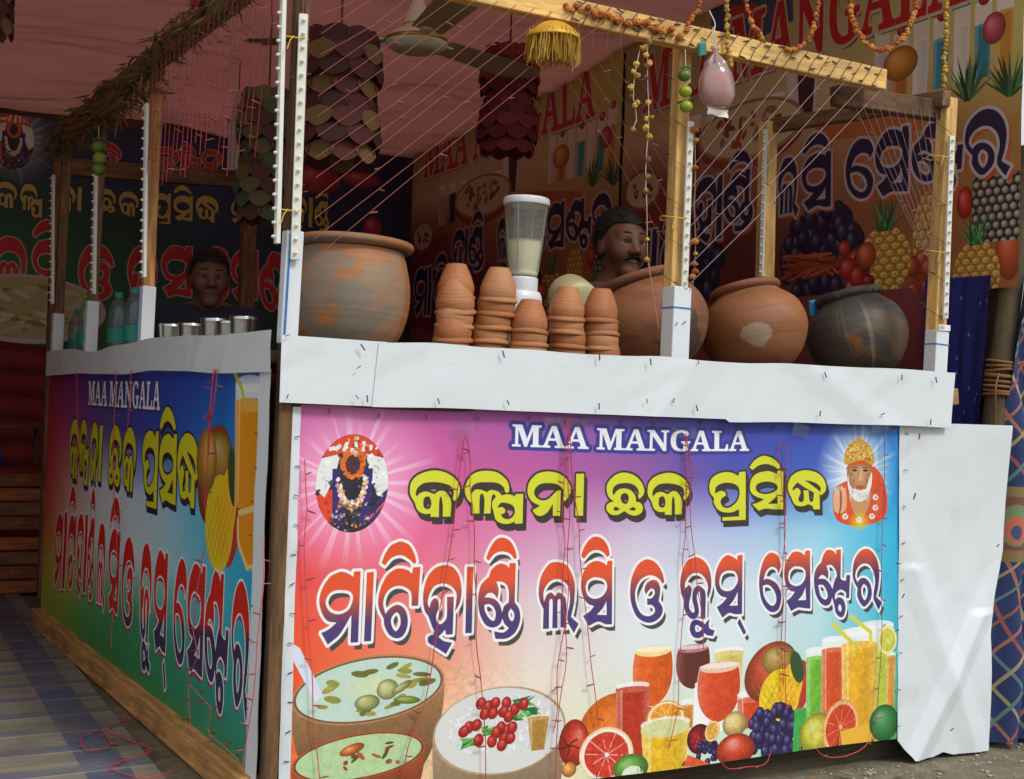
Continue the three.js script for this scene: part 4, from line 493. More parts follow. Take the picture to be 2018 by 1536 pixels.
staples(face2, [[0.182,1.169,0.056, -0.9, 1.5], [0.174,1.122,0.056, 0.6], [0.198,1.049,0.056, 1.7, 1.4], [0.385,1.049,0.055, -1.2, 1.2], [0.577,1.052,0.055, -1.1, 1.2], [0.559,1.171,0.056, -1.2, 1.5], [0.843,1.177,0.056, 1.6, 1.5], [0.847,1.05,0.055, 1.6, 1.4], [0.995,1.068,0.058, 1.6], [1.003,1.172,0.058, -1.4, 1.4], [1.081,1.072,0.058, 1.2, 1.1], [1.161,1.178,0.056, -1.3], [1.161,1.054,0.056, -1.2, 1.4], [1.601,1.051,0.055, 1.5, 1.3], [1.616,1.162,0.056, -1.1, 1.4], [1.844,1.056,0.056, 0.4, 1.3], [1.916,1.167,0.056, 1.5, 1.4], [2.059,1.165,0.056, -1.3, 1.5], [2.042,1.037,0.055, 1.5, 1.4]]);
// vinyl wrapped round the foot of each post, the sheet's printed blue rule showing
const blueRule = std([44, 116, 190], 0.45);
function wrap(a, b, w, d, rule, vertical) {
  const m = part('vinyl_wrap', rough(beam(a, b, w, d, 0.003, UPZ), 0.0012, 30), M.vinyl, stall); if (rule === undefined) return m;
  a = vec(a); b = vec(b);
  if (vertical) part('blue_rule', beam(a.clone().add(V(vertical, 0, d / 2 + 0.0008)), b.clone().add(V(vertical, 0, d / 2 + 0.0008)), 0.005, 0.002, 0, UPZ), blueRule, m);
  else part('blue_rule', beam(a.clone().lerp(b, rule), a.clone().lerp(b, rule + 0.018), w + 0.0035, d + 0.0035, 0, UPZ), blueRule, m);
  return m;
}
wrap([0.013, 1.17, 0.008], [0.019, 1.43, 0.006], 0.034, 0.042);
part('blue_rule', beam([-0.001, 1.185, 0.0295], [0.006, 1.42, 0.0275], 0.005, 0.003, 0, UPZ), blueRule, stall.children.at(-1));
const midWrap = wrap([1.13, 1.17, -0.012], [1.134, 1.382, -0.014], 0.056, 0.058, 0.72);
const rightWrap = wrap([2.13, 1.15, -0.018], [2.138, 1.32, -0.02], 0.05, 0.054, 0.74);
wrap([0.0, 1.17, -1.222], [0.003, 1.375, -1.224], 0.042, 0.042);
part('blue_rule', beam([-0.0225, 1.195, -1.235], [-0.0195, 1.374, -1.237], 0.004, 0.003, 0, UPZ), blueRule, stall.children.at(-1));
const markedWrap = wrap([0.002, 1.15, -2.003], [0.005, 1.37, -2.004], 0.042, 0.042); wrap([0.0, 1.1, -2.602], [0.003, 1.35, -2.604], 0.042, 0.042);
const marks = (text, w, h, turn) => tex(canvas(256, 64, (c) => { c.fillStyle = 'rgb(232,234,236)'; c.fillRect(0, 0, 256, 64); c.fillStyle = 'rgb(46,46,52)'; c.font = 'bold 54px sans-serif'; c.fillText(text, 6, 52); }));
{ const m = part('printed_marks', block(0.05, 0.018, 0.001, [2.139, 1.329, 0.0085], [0, 0, 0], 0), std(0xffffff, 0.5, { map: marks('0253') }), rightWrap), q = m.geometry.attributes, P = q.position; for (let i = 0; i < P.count; i++) q.uv.setXY(i, (P.getX(i) - 2.114) / 0.05, (P.getY(i) - 1.32) / 0.018); }
{ const m = part('printed_marks', block(0.001, 0.16, 0.02, [-0.0195, 1.265, -1.996], [0, 0, 0], 0), std(0xffffff, 0.5, { map: marks('7180 0251') }), markedWrap), q = m.geometry.attributes, P = q.position; for (let i = 0; i < P.count; i++) q.uv.setXY(i, (P.getY(i) - 1.185) / 0.16, 1 - (P.getZ(i) + 2.006) / 0.02); }
staples(midWrap, [[1.138, 1.285, 0.0185, 0.7, 1.1], [1.112, 1.28, 0.0185, 0.9]]);
// big crumpled white vinyl sheet closing the corner beside the banner
{ const g = thing('vinyl_sheet', 'crumpled plain white vinyl sheet hanging beside the front banner', 'sheet');
  const R_ = [[1.03, 2.432], [0.8, 2.43], [0.64, 2.424], [0.5, 2.39], [0.37, 2.366], [0.0, 2.372]], right = (y) => { for (let i = 1; i < R_.length; i++) if (y >= R_[i][0]) return mix(R_[i][1], R_[i - 1][1], (y - R_[i][0]) / (R_[i - 1][0] - R_[i][0])); return 2.37; };
  part('sheet_body', scaleUV(sheet((u, v) => { const bot = u < 0.16 ? mix(0.075, 0.012, u / 0.16) : 0.01 + 0.012 * Math.max(0, 1 - Math.abs(u - 0.5) * 9), y = mix(bot, 1.034, v), l = 1.95 + 0.034 * (1 - v), x = mix(l, right(y), u), d = Math.max(0, 1 - Math.abs((x - 2.1) - (y - 0.08) * 0.62) * 16), e = Math.max(0, 1 - Math.abs((x - 2.15) + (y - 0.35) * 0.5) * 14);
    return [x, y, 0.008 + 0.01 * fbm(x * 3.5, y * 2.4, 6, 2) + 0.017 * d * (y < 0.45 ? 1 : 0.25) + 0.009 * e * (y < 0.6 ? 1 : 0.2) + 0.0012 * noise(x * 18, y * 15) + 0.02 * u * Math.sin(y * 7) * 0.6 + 0.012]; }, 50, 90, 0.0012), 0.7, 1.3), M.vinyl, g);
  reseed(23); staples(g, [[2.002,0.993,0.05, 1.4, 1.5], [1.989,0.813,0.05, 1.2, 1.7], [1.96,0.515,0.045, 0.9, 1.3], [1.93,0.613,0.05, -0.1, 1.6], [2.171,0.1,0.055, 0.4, 1.3], [2.346,0.659,0.06, 0.6, 1.3], [1.934,0.414,0.05, 0.2, 1.3]]); }

// ================= on the front counter =================
const big = (pr, k, h = k) => pr.map(([x, y]) => [x * k, y * h]);
const CT = 1.156;                                                     // top of the counter boards
reseed(31);
const clayTex = (base, o = {}) => grain(512, 256, (x, Y) => {
  const y = 255 - Y, a = wrapNoise(x, y, 512, 256, 4, o.s || 1), b = wrapNoise(x, y, 512, 256, 14, 3 + (o.s || 1)), sp = (hash(x, y, 5) - 0.5) * 10, ring = 5 * noise(y * 0.35, o.s || 1);
  let c = base.map((v) => v * (1 + 0.1 * a + 0.05 * b) + sp + ring);
  const soot = clamp((o.soot || 0) * (1.3 - y / 256 * 11 + 1.4 * a + 0.7 * b), 0, 0.85);                    // y = 0 is the foot: soot from the fire, with a ragged edge
  c = c.map((v, i) => mix(v, [48, 44, 40][i], 1 - y / 256 < 0.7 ? 0 : soot));
  if (o.patch) for (const [px, py, rx, ry, col, k] of o.patch) { const d = ((x - px) / rx) ** 2 + ((y - py) / ry) ** 2 + 2.4 * b + 0.6 * a; if (d < 1) c = c.map((v, i) => mix(v, col[i], k * Math.min(1, (1 - d) * 2))); }
  if (o.streak) { const s = clamp(noise(x * 0.09, 2) * 1.4 * (0.6 + noise(x * 0.31, y * 0.02)) - 0.25, 0, 1) * clamp((y - 10) / 25, 0, 1) * clamp((105 - y) / 30, 0, 1); c = c.map((v, i) => mix(v, [150, 136, 116][i], s * 0.6)); }
  return c.map((v) => clamp(v, 0, 255));
});
const clayBump = grain(512, 256, (x, y) => 128 + 30 * noise(y * 0.5, 3) + 40 * wrapNoise(x, y, 512, 256, 20, 2) + (hash(x, y, 8) - 0.5) * 40, 1, 1, false);
const clay = (base, o) => std(0xffffff, o?.rough ?? 0.62, { map: clayTex(base, o), bumpMap: clayBump, bumpScale: 0.002 });
function pot(label, pos, profile, mat, tiltX, tiltZ, spin, rim) {
  const t = thing('clay_pot', label, 'pot', pos, 'clay pots on the front counter');
  const wob = (g) => { const p = g.attributes.position; for (let i = 0; i < p.count; i++) { const x = p.getX(i), y = p.getY(i), z = p.getZ(i), r = Math.hypot(x, z), k = 1 + 0.018 * noise(Math.atan2(z, x) * 1.2 + 3, y * 7, pos[0] * 3); p.setXYZ(i, x * k, y, z * k); } g.computeVertexNormals(); return g; };
  const body = part('body', wob(lathe(profile, 56)), mat, t); part('rim', wob(lathe(rim, 56)), mat, t);
  body.rotation.y = spin; t.rotation.set(tiltX, 0, tiltZ); return t;
}
// wide cooking pot by the corner post
pot('wide open-mouthed clay cooking pot beside the corner post', [0.272,1.219,-0.26].map((v, i) => i === 1 ? CT : v),
  big([[0.0, 0.004], [0.12, 0.006], [0.185, 0.05], [0.216, 0.12], [0.218, 0.19], [0.2, 0.25], [0.186, 0.282], [0.19, 0.292], [0.176, 0.292], [0.172, 0.28], [0.19, 0.24], [0.205, 0.18], [0.2, 0.12], [0.16, 0.05], [0.0, 0.03]], 0.7, 0.96),
  clay([158, 106, 64], { s: 2, soot: 1, patch: [[385, 70, 60, 54, [126, 118, 108], 0.75], [470, 60, 90, 48, [140, 124, 108], 0.7], [200, 95, 60, 36, [190, 120, 60], 0.6], [420, 40, 70, 36, [120, 112, 98], 0.6]] }), -0.02, -0.05, 0.7,
  big([[0.188, 0.284], [0.214, 0.293], [0.22, 0.302], [0.214, 0.311], [0.196, 0.312], [0.18, 0.304], [0.18, 0.288]], 0.7, 0.96));
const roundPot = [[0.0, 0.0], [0.07, 0.004], [0.125, 0.04], [0.162, 0.1], [0.17, 0.15], [0.152, 0.205], [0.112, 0.243], [0.1, 0.256], [0.106, 0.268], [0.094, 0.268], [0.09, 0.25], [0.14, 0.2], [0.158, 0.15], [0.15, 0.1], [0.11, 0.045], [0, 0.015]];
const roundRim = [[0.098, 0.252], [0.111, 0.26], [0.114, 0.27], [0.109, 0.278], [0.1, 0.276], [0.093, 0.262]];
const at = (p, y) => [p[0], y, p[2]];
pot('large round brown clay pot behind the white-footed middle post', at([1.351,1.306,-0.36], CT + 0.012), big(roundPot, 1.08, 1.05), clay([134, 86, 58], { s: 4, soot: 1, patch: [[330, 30, 60, 24, [70, 56, 56], 0.8], [250, 75, 80, 36, [170, 110, 66], 0.5]] }), -0.3, 0.2, 2.1, big(roundRim, 1.16, 1.05));
pot('round orange-brown clay pot tilted away, a chalky patch on its belly', at([1.712,1.31,-0.33], CT + 0.016), big(roundPot, 1.0, 1.02), clay([144, 94, 60], { s: 6, soot: 0.8, patch: [[200, 52, 20, 10, [176, 156, 132], 0.8], [300, 70, 70, 36, [176, 110, 60], 0.4]] }), -0.26, 0.1, -3.14, big(roundRim, 1.0, 1.02));
pot('soot-blackened round clay pot with ash streaks at the right end of the counter', at([2.125,1.324,-0.3], CT + 0.016), big(roundPot, 0.98, 1.04), clay([74, 70, 64], { s: 9, soot: 0.2, streak: true, rough: 0.5, patch: [[180, 50, 26, 13, [150, 92, 50], 0.9], [270, 45, 90, 30, [118, 92, 66], 0.6]] }), -0.24, 0.12, -3.14, big(roundRim, 1.02, 1.04));
// clay cups in upside-down stacks
{
  const outer = [[0.047, 0.0], [0.0515, 0.002], [0.0528, 0.007], [0.0505, 0.0115], [0.0468, 0.0135], [0.048, 0.02], [0.0488, 0.03], [0.047, 0.042], [0.039, 0.066], [0.028, 0.089], [0.0235, 0.094], [0.0, 0.0945]], inner = [[0, 0.088], [0.021, 0.087], [0.034, 0.063], [0.043, 0.04], [0.0445, 0.004], [0.0476, 0.0]];
  const geo = merge([lathe(outer, 28), lathe(inner, 28)]);
  const mats = [clay([178, 118, 74], { s: 11 }), clay([172, 108, 64], { s: 12 }), clay([184, 128, 84], { s: 13 })];
  const stacks = [[0.523,1.194,-0.16, 5, 0.004, -0.003], [0.637,1.198,-0.17, 5, 0.0035, 0.004], [0.731,1.193,-0.12, 3, 0, 0], [0.867,1.198,-0.14, 4, -0.0045, 0.002], [0.974,1.197,-0.13, 4, -0.003, -0.002]];
  const where = ['leaning stack nearest the wide pot', 'stack of five touching the blender', 'short stack before the blender base', 'stack of four beside the blender', 'stack of four beside the large brown pot'];
  stacks.forEach(([x, , z, n, lean, lz], k) => { for (let i = 0; i < n; i++) {
    const y = CT + 0.008 + i * (k === 2 ? 0.034 : 0.0375), m = solo('clay_cup', 'upside-down clay cup, ' + (i === n - 1 ? 'topmost' : i === 0 ? 'lowest' : ['', 'second', 'third', 'fourth'][i] + ' from below') + ' in the ' + where[k], 'cup', geo, mats[(i + k) % 3], 'clay cups stacked on the counter');
    m.position.set(x + lean * i + rr(-0.002, 0.002), y, z + lz * i); m.scale.set(rr(0.96, 1.05), rr(0.97, 1.04), rr(0.96, 1.05)); m.rotation.set(rr(-0.07, 0.07), rr(0, 6), rr(-0.09, 0.09) - lean * 12);
  } });
}
// blender with milk in its jar
{
  const [bx, , bz] = [0.789,1.206,-0.27], t = thing('blender', 'white blender with half-full frosted jar between the clay cup stacks', 'blender', [bx, CT, bz]);
  const white = phys([226, 228, 232], 0.35, { clearcoat: 0.3 });
  const sq = (g, k) => { const p = g.attributes.position; for (let i = 0; i < p.count; i++) { const x = p.getX(i), z = p.getZ(i), r = Math.hypot(x, z), a = Math.atan2(z, x), s = 1 / Math.pow(Math.abs(Math.cos(a)) ** 5 + Math.abs(Math.sin(a)) ** 5, 1 / 5); p.setX(i, x * mix(1, s, k)); p.setZ(i, z * mix(1, s, k)); } g.computeVertexNormals(); return g; };
  const base = part('motor_base', sq(lathe([[0, 0.0], [0.06, 0.0], [0.062, 0.008], [0.059, 0.05], [0.054, 0.13], [0.052, 0.18], [0.048, 0.198], [0.04, 0.206], [0, 0.207]], 40), 0.45), white, t);
  part('control_knob', rod([0, 0.05, 0.06], [0, 0.05, 0.076], 0.016, 0.014, 20), std([150, 152, 156], 0.4), base); part('seam', sq(lathe([[0.0635, 0.012], [0.0668, 0.013], [0.0635, 0.014]], 40, false), 0.45), std([120, 122, 126], 0.6), base);
  part('collar', lathe([[0.036, 0.205], [0.042, 0.207], [0.0425, 0.238], [0.04, 0.244], [0.036, 0.245]], 36), white, t);
  const jar = part('jar', lathe([[0.038, 0.244], [0.041, 0.252], [0.049, 0.3], [0.0575, 0.39], [0.062, 0.452], [0.0602, 0.452], [0.0555, 0.39], [0.047, 0.3], [0.039, 0.254]], 44), phys([244, 244, 240], 0.16, { transmission: 0.95, thickness: 0, ior: 1.4 }), t);
  for (let i = 0; i < 4; i++) { const a = i * 1.571 + 0.9; part('rib', rod([Math.cos(a) * 0.0425, 0.258, Math.sin(a) * 0.0425], [Math.cos(a) * 0.0595, 0.44, Math.sin(a) * 0.0595], 0.0022, 0.0022, 6), phys([206, 206, 200], 0.3, { transmission: 0.5, thickness: 0 }), jar); }
  part('milk', lathe([[0, 0.248], [0.036, 0.249], [0.0405, 0.27], [0.0455, 0.3], [0.0498, 0.342], [0.0498, 0.346], [0, 0.345]], 40), std([246, 246, 222], 0.4), t);
  part('lid', lathe([[0, 0.466], [0.05, 0.467], [0.062, 0.464], [0.065, 0.458], [0.0645, 0.447], [0.062, 0.445]], 44), white, t);
  t.rotation.z = -0.02;
}
// pale yellow plastic scoop bowl behind the cups
{ const [x, , z] = [1.008,1.371,-0.3]; const g = lathe([[0, 0], [0.05, 0.002], [0.062, 0.03], [0.066, 0.1], [0.062, 0.1], [0.058, 0.03], [0.048, 0.008], [0, 0.006]], 30); g.rotateX(-1.25); g.rotateZ(-0.6); g.translate(x, 1.345, z); solo('plastic_jug', 'pale yellow plastic jug tipped over behind the clay cups', 'jug', g, phys([216, 208, 158], 0.4)); }
// a little blue cap and yellow blossoms beside the dark pot
solo('blue_packet', 'small bright blue packet wedged between the two right-hand clay pots', 'packet', rough(block(0.04, 0.05, 0.012, [1.992,1.401,-0.42], [0.2, 0.3, 0.3], 0.003), 0.004, 60), std([70, 160, 206], 0.5));
{ const g = []; for (let i = 0; i < 60; i++) { const s = ball(rr(0.004, 0.009), [rr(-0.075, 0.055), rr(-0.004, 0.012), rr(-0.03, 0.03)], [1, 0.5, 1], 5); g.push(s); } const o = solo('flower_offering', 'scattered yellow and white blossoms at the foot of the sooty pot', 'flowers', g, std([196, 176, 92], 0.9)); o.position.set(...at([2.005,1.2,-0.1], CT + 0.012)); }
// ================= on the side counter =================
{ // steel tumblers, each its own thing
  const geo = merge([lathe([[0, 0], [0.027, 0], [0.03, 0.004], [0.036, 0.1], [0.038, 0.102], [0.0375, 0.106], [0.035, 0.104], [0.028, 0.006], [0, 0.004]], 24)]);
  [[0.07,1.221,-1.191], [0.07,1.218,-0.976], [0.17,1.242,-1.454], [0.07,1.213,-0.746], [0.16,1.233,-1.167], [0.08,1.213,-0.63], [0.1,1.212,-0.578]].forEach(([x, , z], i) => { const m = solo('steel_tumbler', 'shiny steel tumbler in the cluster on the side counter', 'tumbler', geo, M.steel, 'steel tumblers on the side counter'); m.position.set(x, CT, z); m.scale.y = 0.94 - 0.05 * (i % 3); });
}
{ // water bottles with green labels
  const plastic = phys([206, 222, 224], 0.12, { transmission: 0.88, thickness: 0 }), label = std([40, 150, 130], 0.5), cap = std([44, 150, 136], 0.5);
  [[0.08,1.227,-2.443], [0.1,1.218,-2.011], [0.09,1.211,-1.732], [0.2,1.25,-3.196]].forEach(([x, , z]) => {
    const t = thing('water_bottle', 'clear plastic water bottle with green label and cap on the side counter', 'bottle', [x, CT, z], 'bottles on the side counter');
    part('body', lathe([[0, 0.0], [0.032, 0.002], [0.037, 0.012], [0.036, 0.05], [0.0375, 0.06], [0.036, 0.12], [0.0375, 0.13], [0.036, 0.17], [0.026, 0.21], [0.0135, 0.228], [0.0135, 0.24]], 24), plastic, t); part('label', lathe([[0.0378, 0.066], [0.0382, 0.068], [0.0382, 0.118], [0.0378, 0.12]], 24, false), label, t); part('cap', lathe([[0.0155, 0.232], [0.016, 0.234], [0.0155, 0.252], [0, 0.253]], 18, false), cap, t);
  });
}

// ================= curtains, pole and things round the walls =================
function drape(x0, x1, y0, y1, z, { axis = 'x', amp = 0.02, f = 30, nu = 80, nv = 24, s = 1, gather = 0 }) {
  return sheet((u, v) => { const a = mix(x0, x1, u), y = mix(y0, y1, v), w = amp * Math.sin(a * f + 1.5 * noise(y * 2, a * 3, s)) * (0.6 + 0.5 * noise(a * 5, y * 2, s)) + amp * 0.5 * noise(a * 9, y * 3, s), g = gather * Math.sin(y * 5) * (u - 0.5); return axis === 'x' ? [a + g, y, z + w] : [z + w, y, a]; }, nu, nv, 0.002);
}
const starCloth = tex(canvas(512, 1024, (c, w, h) => { reseed(41); c.fillStyle = 'rgb(34,36,112)'; c.fillRect(0, 0, w, h); for (let i = 0; i < 2600; i++) { c.fillStyle = `rgba(${rnd() > 0.5 ? '60,62,150' : '20,20,76'},0.3)`; c.fillRect(rnd() * w, rnd() * h, 2, rr(4, 26)); } for (let i = 0; i < 46; i++) { const x = rnd() * w, y = rnd() * h; c.fillStyle = 'rgb(214,214,230)'; for (let k = 0; k < 5; k++) { const a = k * 1.2566; poly(c, [x, y, x + Math.cos(a) * 11, y + Math.sin(a) * 7, x + Math.cos(a + 0.6) * 4, y + Math.sin(a + 0.6) * 3], 'rgb(214,214,230)'); } } }));
solo('star_curtain', 'deep blue curtain scattered with small white stars below the fruit banner', 'curtain', sheet((u, v) => { const y = 0.1 + 1.42 * v, z = mix(-0.34, -0.15 + 0.085 * v, u); return [2.425 + 0.006 * Math.sin(u * 9 + 2 * noise(y * 1.5, u * 3)) + 0.006 * noise(u * 9, y * 4), y, z]; }, 60, 24, 0.002), cloth(0xffffff, { map: starCloth }));
solo('maroon_curtain', 'plain maroon cloth lining the right wall behind the clay pots', 'curtain', drape(-4.5, -0.34, 0.1, 1.5, 2.445, { axis: 'z', amp: 0.012, f: 16, nu: 160, s: 5 }), cloth([140, 62, 66]));
solo('pleated_curtain', 'dark red cloth in level pleats low on the back wall', 'curtain', sheet((u, v) => { const x = -1.5 + 3.95 * u, y = 0.1 + 1.18 * v; return [x, y - 0.02 * Math.sin(u * 14), -4.56 + 0.03 * Math.abs(Math.sin(v * 30 + 0.8 * noise(u * 9))) + 0.01 * noise(x * 4, y * 5)]; }, 60, 120, 0.003), cloth([132, 46, 44]));
{ // bamboo pole with jute lashing
  const t = thing('bamboo_pole', 'weathered bamboo pole lashed with jute beside the star curtain', 'pole', [2.3, 0, -0.05]);
  const pr = []; for (let i = 0; i <= 60; i++) { const y = 1.95 * i / 60, k = (y + 0.1) % 0.44; pr.push([0.041 - 0.004 * y / 2 + (k < 0.03 ? 0.004 : 0), y]); }
  const g = lathe(pr, 20, false); const p = g.attributes.position; for (let i = 0; i < p.count; i++) p.setX(i, p.getX(i) + p.getY(i) * 0.135); g.computeVertexNormals();
  part('cane', g, std([156, 142, 116], 0.8, { map: rep(dirt, 1, 2), bumpMap: woodBump, bumpScale: 0.001 }), t);
  const rope = []; for (let i = 0; i <= 90; i++) { const a = i * 0.62, y = 1.13 + i * 0.00125; rope.push([0.135 * y + Math.cos(a) * (0.045 + 0.004 * noise(i * 0.5)), y + 0.006 * noise(i * 0.3), Math.sin(a) * 0.046]); }
  const j = part('jute_lashing', [tube(rope, 0.0055, 400, 6), tube([[0.12, 1.2, 0.03], [0.09, 1.15, 0.045], [0.1, 1.05, 0.04], [0.095, 0.98, 0.04]], 0.003, 30), tube([[0.15, 1.22, 0.045], [0.19, 1.235, 0.05], [0.25, 1.25, 0.05]], 0.004, 20)], std([132, 92, 54], 0.95), t);
}
{ // checked blue curtain at the right edge
  const print = tex(canvas(1024, 2048, (c, w, h) => {
    reseed(42); c.fillStyle = 'rgb(46,60,104)'; c.fillRect(0, 0, w, h);
    for (let i = 0; i < 5000; i++) { c.fillStyle = `rgba(${rnd() > 0.5 ? '96,116,170' : '34,44,92'},0.25)`; c.fillRect(rnd() * w, rnd() * h, 3, 3); }
    const cols = ['rgb(170,112,98)', 'rgb(168,152,112)', 'rgb(98,130,128)', 'rgb(160,88,84)']; c.lineWidth = 12;
    for (let i = -22; i < 30; i++) { c.strokeStyle = cols[(i + 44) % 4]; c.beginPath(); c.moveTo(i * 92, 0); c.lineTo(i * 92 + h * 0.62, h); c.stroke(); c.strokeStyle = cols[(i + 45) % 4]; c.beginPath(); c.moveTo(i * 92 + 500, 0); c.lineTo(i * 92 + 500 - h * 0.62, h); c.stroke(); }
    const b0 = 930, b1 = 1260; c.fillStyle = 'rgb(128,80,66)'; c.fillRect(0, b0, w, b1 - b0); c.fillStyle = 'rgb(140,120,76)'; c.fillRect(0, b0, w, 44); c.fillRect(0, b1 - 50, w, 50);
    for (let x = 0; x < w; x += 128) { oval(c, x + 60, b0 + 170, 56, 92, 'rgb(120,140,104)'); oval(c, x + 60, b0 + 190, 38, 60, 'rgb(196,110,80)'); oval(c, x + 60, b0 + 200, 18, 32, 'rgb(70,86,120)'); }
  }));
  solo('checked_curtain', 'blue curtain with a diamond lattice and paisley border at the right edge', 'curtain', sheet((u, v) => { const y = 0.02 + 1.5 * v, L = 2.36 + 0.085 * sm(clamp((y - 0.3) / 0.35, 0, 1)) + 0.04 * clamp((y - 1.05) / 0.4, 0, 1), a = mix(L, 3.05, u), open = Math.max(0, 0.75 - y) * 0.02; return [a + 0.01 * noise(y * 4, u * 9), y, -0.01 + 0.03 * Math.sin(a * 46 + 1.2 * noise(y * 2.4, a * 4)) + 0.014 * noise(a * 14, y * 4) + open]; }, 90, 50, 0.002), cloth(0xffffff, { map: print, roughness: 0.9 }));
}
reseed(43);
// crates and a small table in the dim corner at the back
{ const slatMats = [wood([160, 92, 50], 0.5, 11), wood([134, 76, 44], 0.5, 12), wood([120, 84, 56], 0.5, 13)];
  [[0.0, 0.1, -3.7], [0.015, 0.39, -3.71]].forEach(([x, y, z], k) => { const t = thing('wooden_crate', ['slatted orange-brown crate on the floor at the back', 'slatted orange-brown crate stacked on another at the back'][k], 'crate', [x, y, z], 'crates by the back wall');
    for (let i = 0; i < 4; i++) { part('slat', rough(block(0.56, 0.055, 0.012, [0, 0.04 + i * 0.066, 0.19]), 0.002), slatMats[(i + k) % 3], t); part('slat', rough(block(0.012, 0.055, 0.36, [-0.28, 0.04 + i * 0.066, 0]), 0.002), slatMats[(i + k + 1) % 3], t); part('slat', rough(block(0.012, 0.055, 0.36, [0.28, 0.04 + i * 0.066, 0]), 0.002), slatMats[(i + k + 2) % 3], t); }
    for (const s of [-1, 1]) for (const q of [-1, 1]) part('corner_block', block(0.03, 0.27, 0.03, [s * 0.26, 0.138, q * 0.165]), slatMats[2], t); part('floor_board', block(0.54, 0.01, 0.36, [0, 0.012, 0]), slatMats[0], t); });
  const t = thing('wooden_stand', 'small dark wooden stand on the crates by the red cloth', 'stand', [-0.02, 0.68, -3.72]);
  part('top', block(0.4, 0.02, 0.3, [0, 0.19, 0]), M.darkWood, t); for (const s of [-1, 1]) for (const q of [-1, 1]) part('leg', block(0.025, 0.18, 0.025, [s * 0.18, 0.09, q * 0.12]), M.darkWood, t);
  solo('blue_bottle', 'little blue bottle on the dark wooden stand\'s crate', 'bottle', lathe([[0, 0], [0.03, 0.0], [0.032, 0.06], [0.014, 0.085], [0.014, 0.1], [0, 0.101]], 20).translate(-0.06, 0.68, -3.6), std([40, 70, 160], 0.4));
}
{ // timber door frame in front of the back banner
  const t = thing('timber_frame', 'bare timber door frame standing before the dark back banner', 'frame', [0, 0, 0]);
  const A = V(0.604,2.072,-3.4), B = V(1.036,2.101,-3.4); part('lintel', rough(beam(A.clone().add(V(-0.5, -0.01, 0)), B.clone().add(V(0.035, 0, 0)), 0.075, 0.05), 0.002), M.oldWood, t); part('jamb', rough(beam([B.x, 0.1, -3.4], [B.x, B.y - 0.038, -3.4], 0.05, 0.068, 0.004, UPZ), 0.002), M.oldWood, t); part('jamb', rough(beam([A.x - 0.46, 0.1, -3.4], [A.x - 0.46, B.y - 0.05, -3.4], 0.05, 0.068, 0.004, UPZ), 0.002), M.oldWood, t);
}
{ // fluted white plastic lamp tube hung above the frame
  const [x, y, z] = [0.933,2.14,-3.3], t = thing('fluted_lamp', 'fluted white plastic hanging lamp above the timber frame', 'lamp', [x, y - 0.02, z]);
  const g = []; for (let i = 0; i < 10; i++) { const a = i * 0.628; g.push(rod([Math.cos(a) * 0.034, 0, Math.sin(a) * 0.034], [Math.cos(a) * 0.034, 0.24, Math.sin(a) * 0.034], 0.0125, 0.0125, 8)); } part('fluted_shade', g, std([196, 192, 180], 0.5), t); part('crown', lathe([[0.05, 0.235], [0.052, 0.25], [0.034, 0.27], [0.026, 0.3], [0.02, 0.33], [0.008, 0.38], [0, 0.4]], 20), std([196, 192, 180], 0.5), t); part('cord', rod([0, 0.39, 0], [0, 0.9, 0], 0.003), M.brownWire, t);
}
// ================= ceiling fan =================
{ const [x, y, z] = [0.949,2.296,-1.35], t = thing('ceiling_fan', 'cream three-bladed ceiling fan under the pink cloth', 'fan', [x, y, z]); const cream = std([236, 228, 198], 0.45);
  part('motor', lathe([[0, -0.015], [0.07, -0.012], [0.1, 0.002], [0.112, 0.02], [0.112, 0.03], [0.09, 0.05], [0.055, 0.066], [0.05, 0.075], [0.03, 0.085], [0, 0.088]], 40), cream, t); part('brass_ring', lathe([[0.1115, 0.018], [0.1145, 0.021], [0.1145, 0.028], [0.1115, 0.031]], 40, false), std([190, 150, 70], 0.3, { metalness: 0.8 }), t);
  part('down_rod', rod([0, 0.08, 0], [0, 0.62, 0], 0.011), cream, t); part('rod_cup', lathe([[0.012, 0.2], [0.05, 0.085], [0.052, 0.08], [0, 0.08]].reverse(), 24, false), cream, t);
  for (let i = 0; i < 3; i++) { const b = part('blade', sheet((u, v) => { const r = 0.13 + 0.5 * u, w = (0.055 + 0.02 * u) * (u > 0.94 ? 1 - (u - 0.94) * 6 : 1); return [r, 0.03 + 0.03 * (v - 0.5) * 0.6, (v - 0.5) * 2 * w]; }, 14, 6, 0.004), std([196, 178, 146], 0.5), t); b.rotation.y = 0.35 + i * 2.094; part('bracket', block(0.09, 0.008, 0.05, [0.12, 0.03, 0]), cream, b); } }
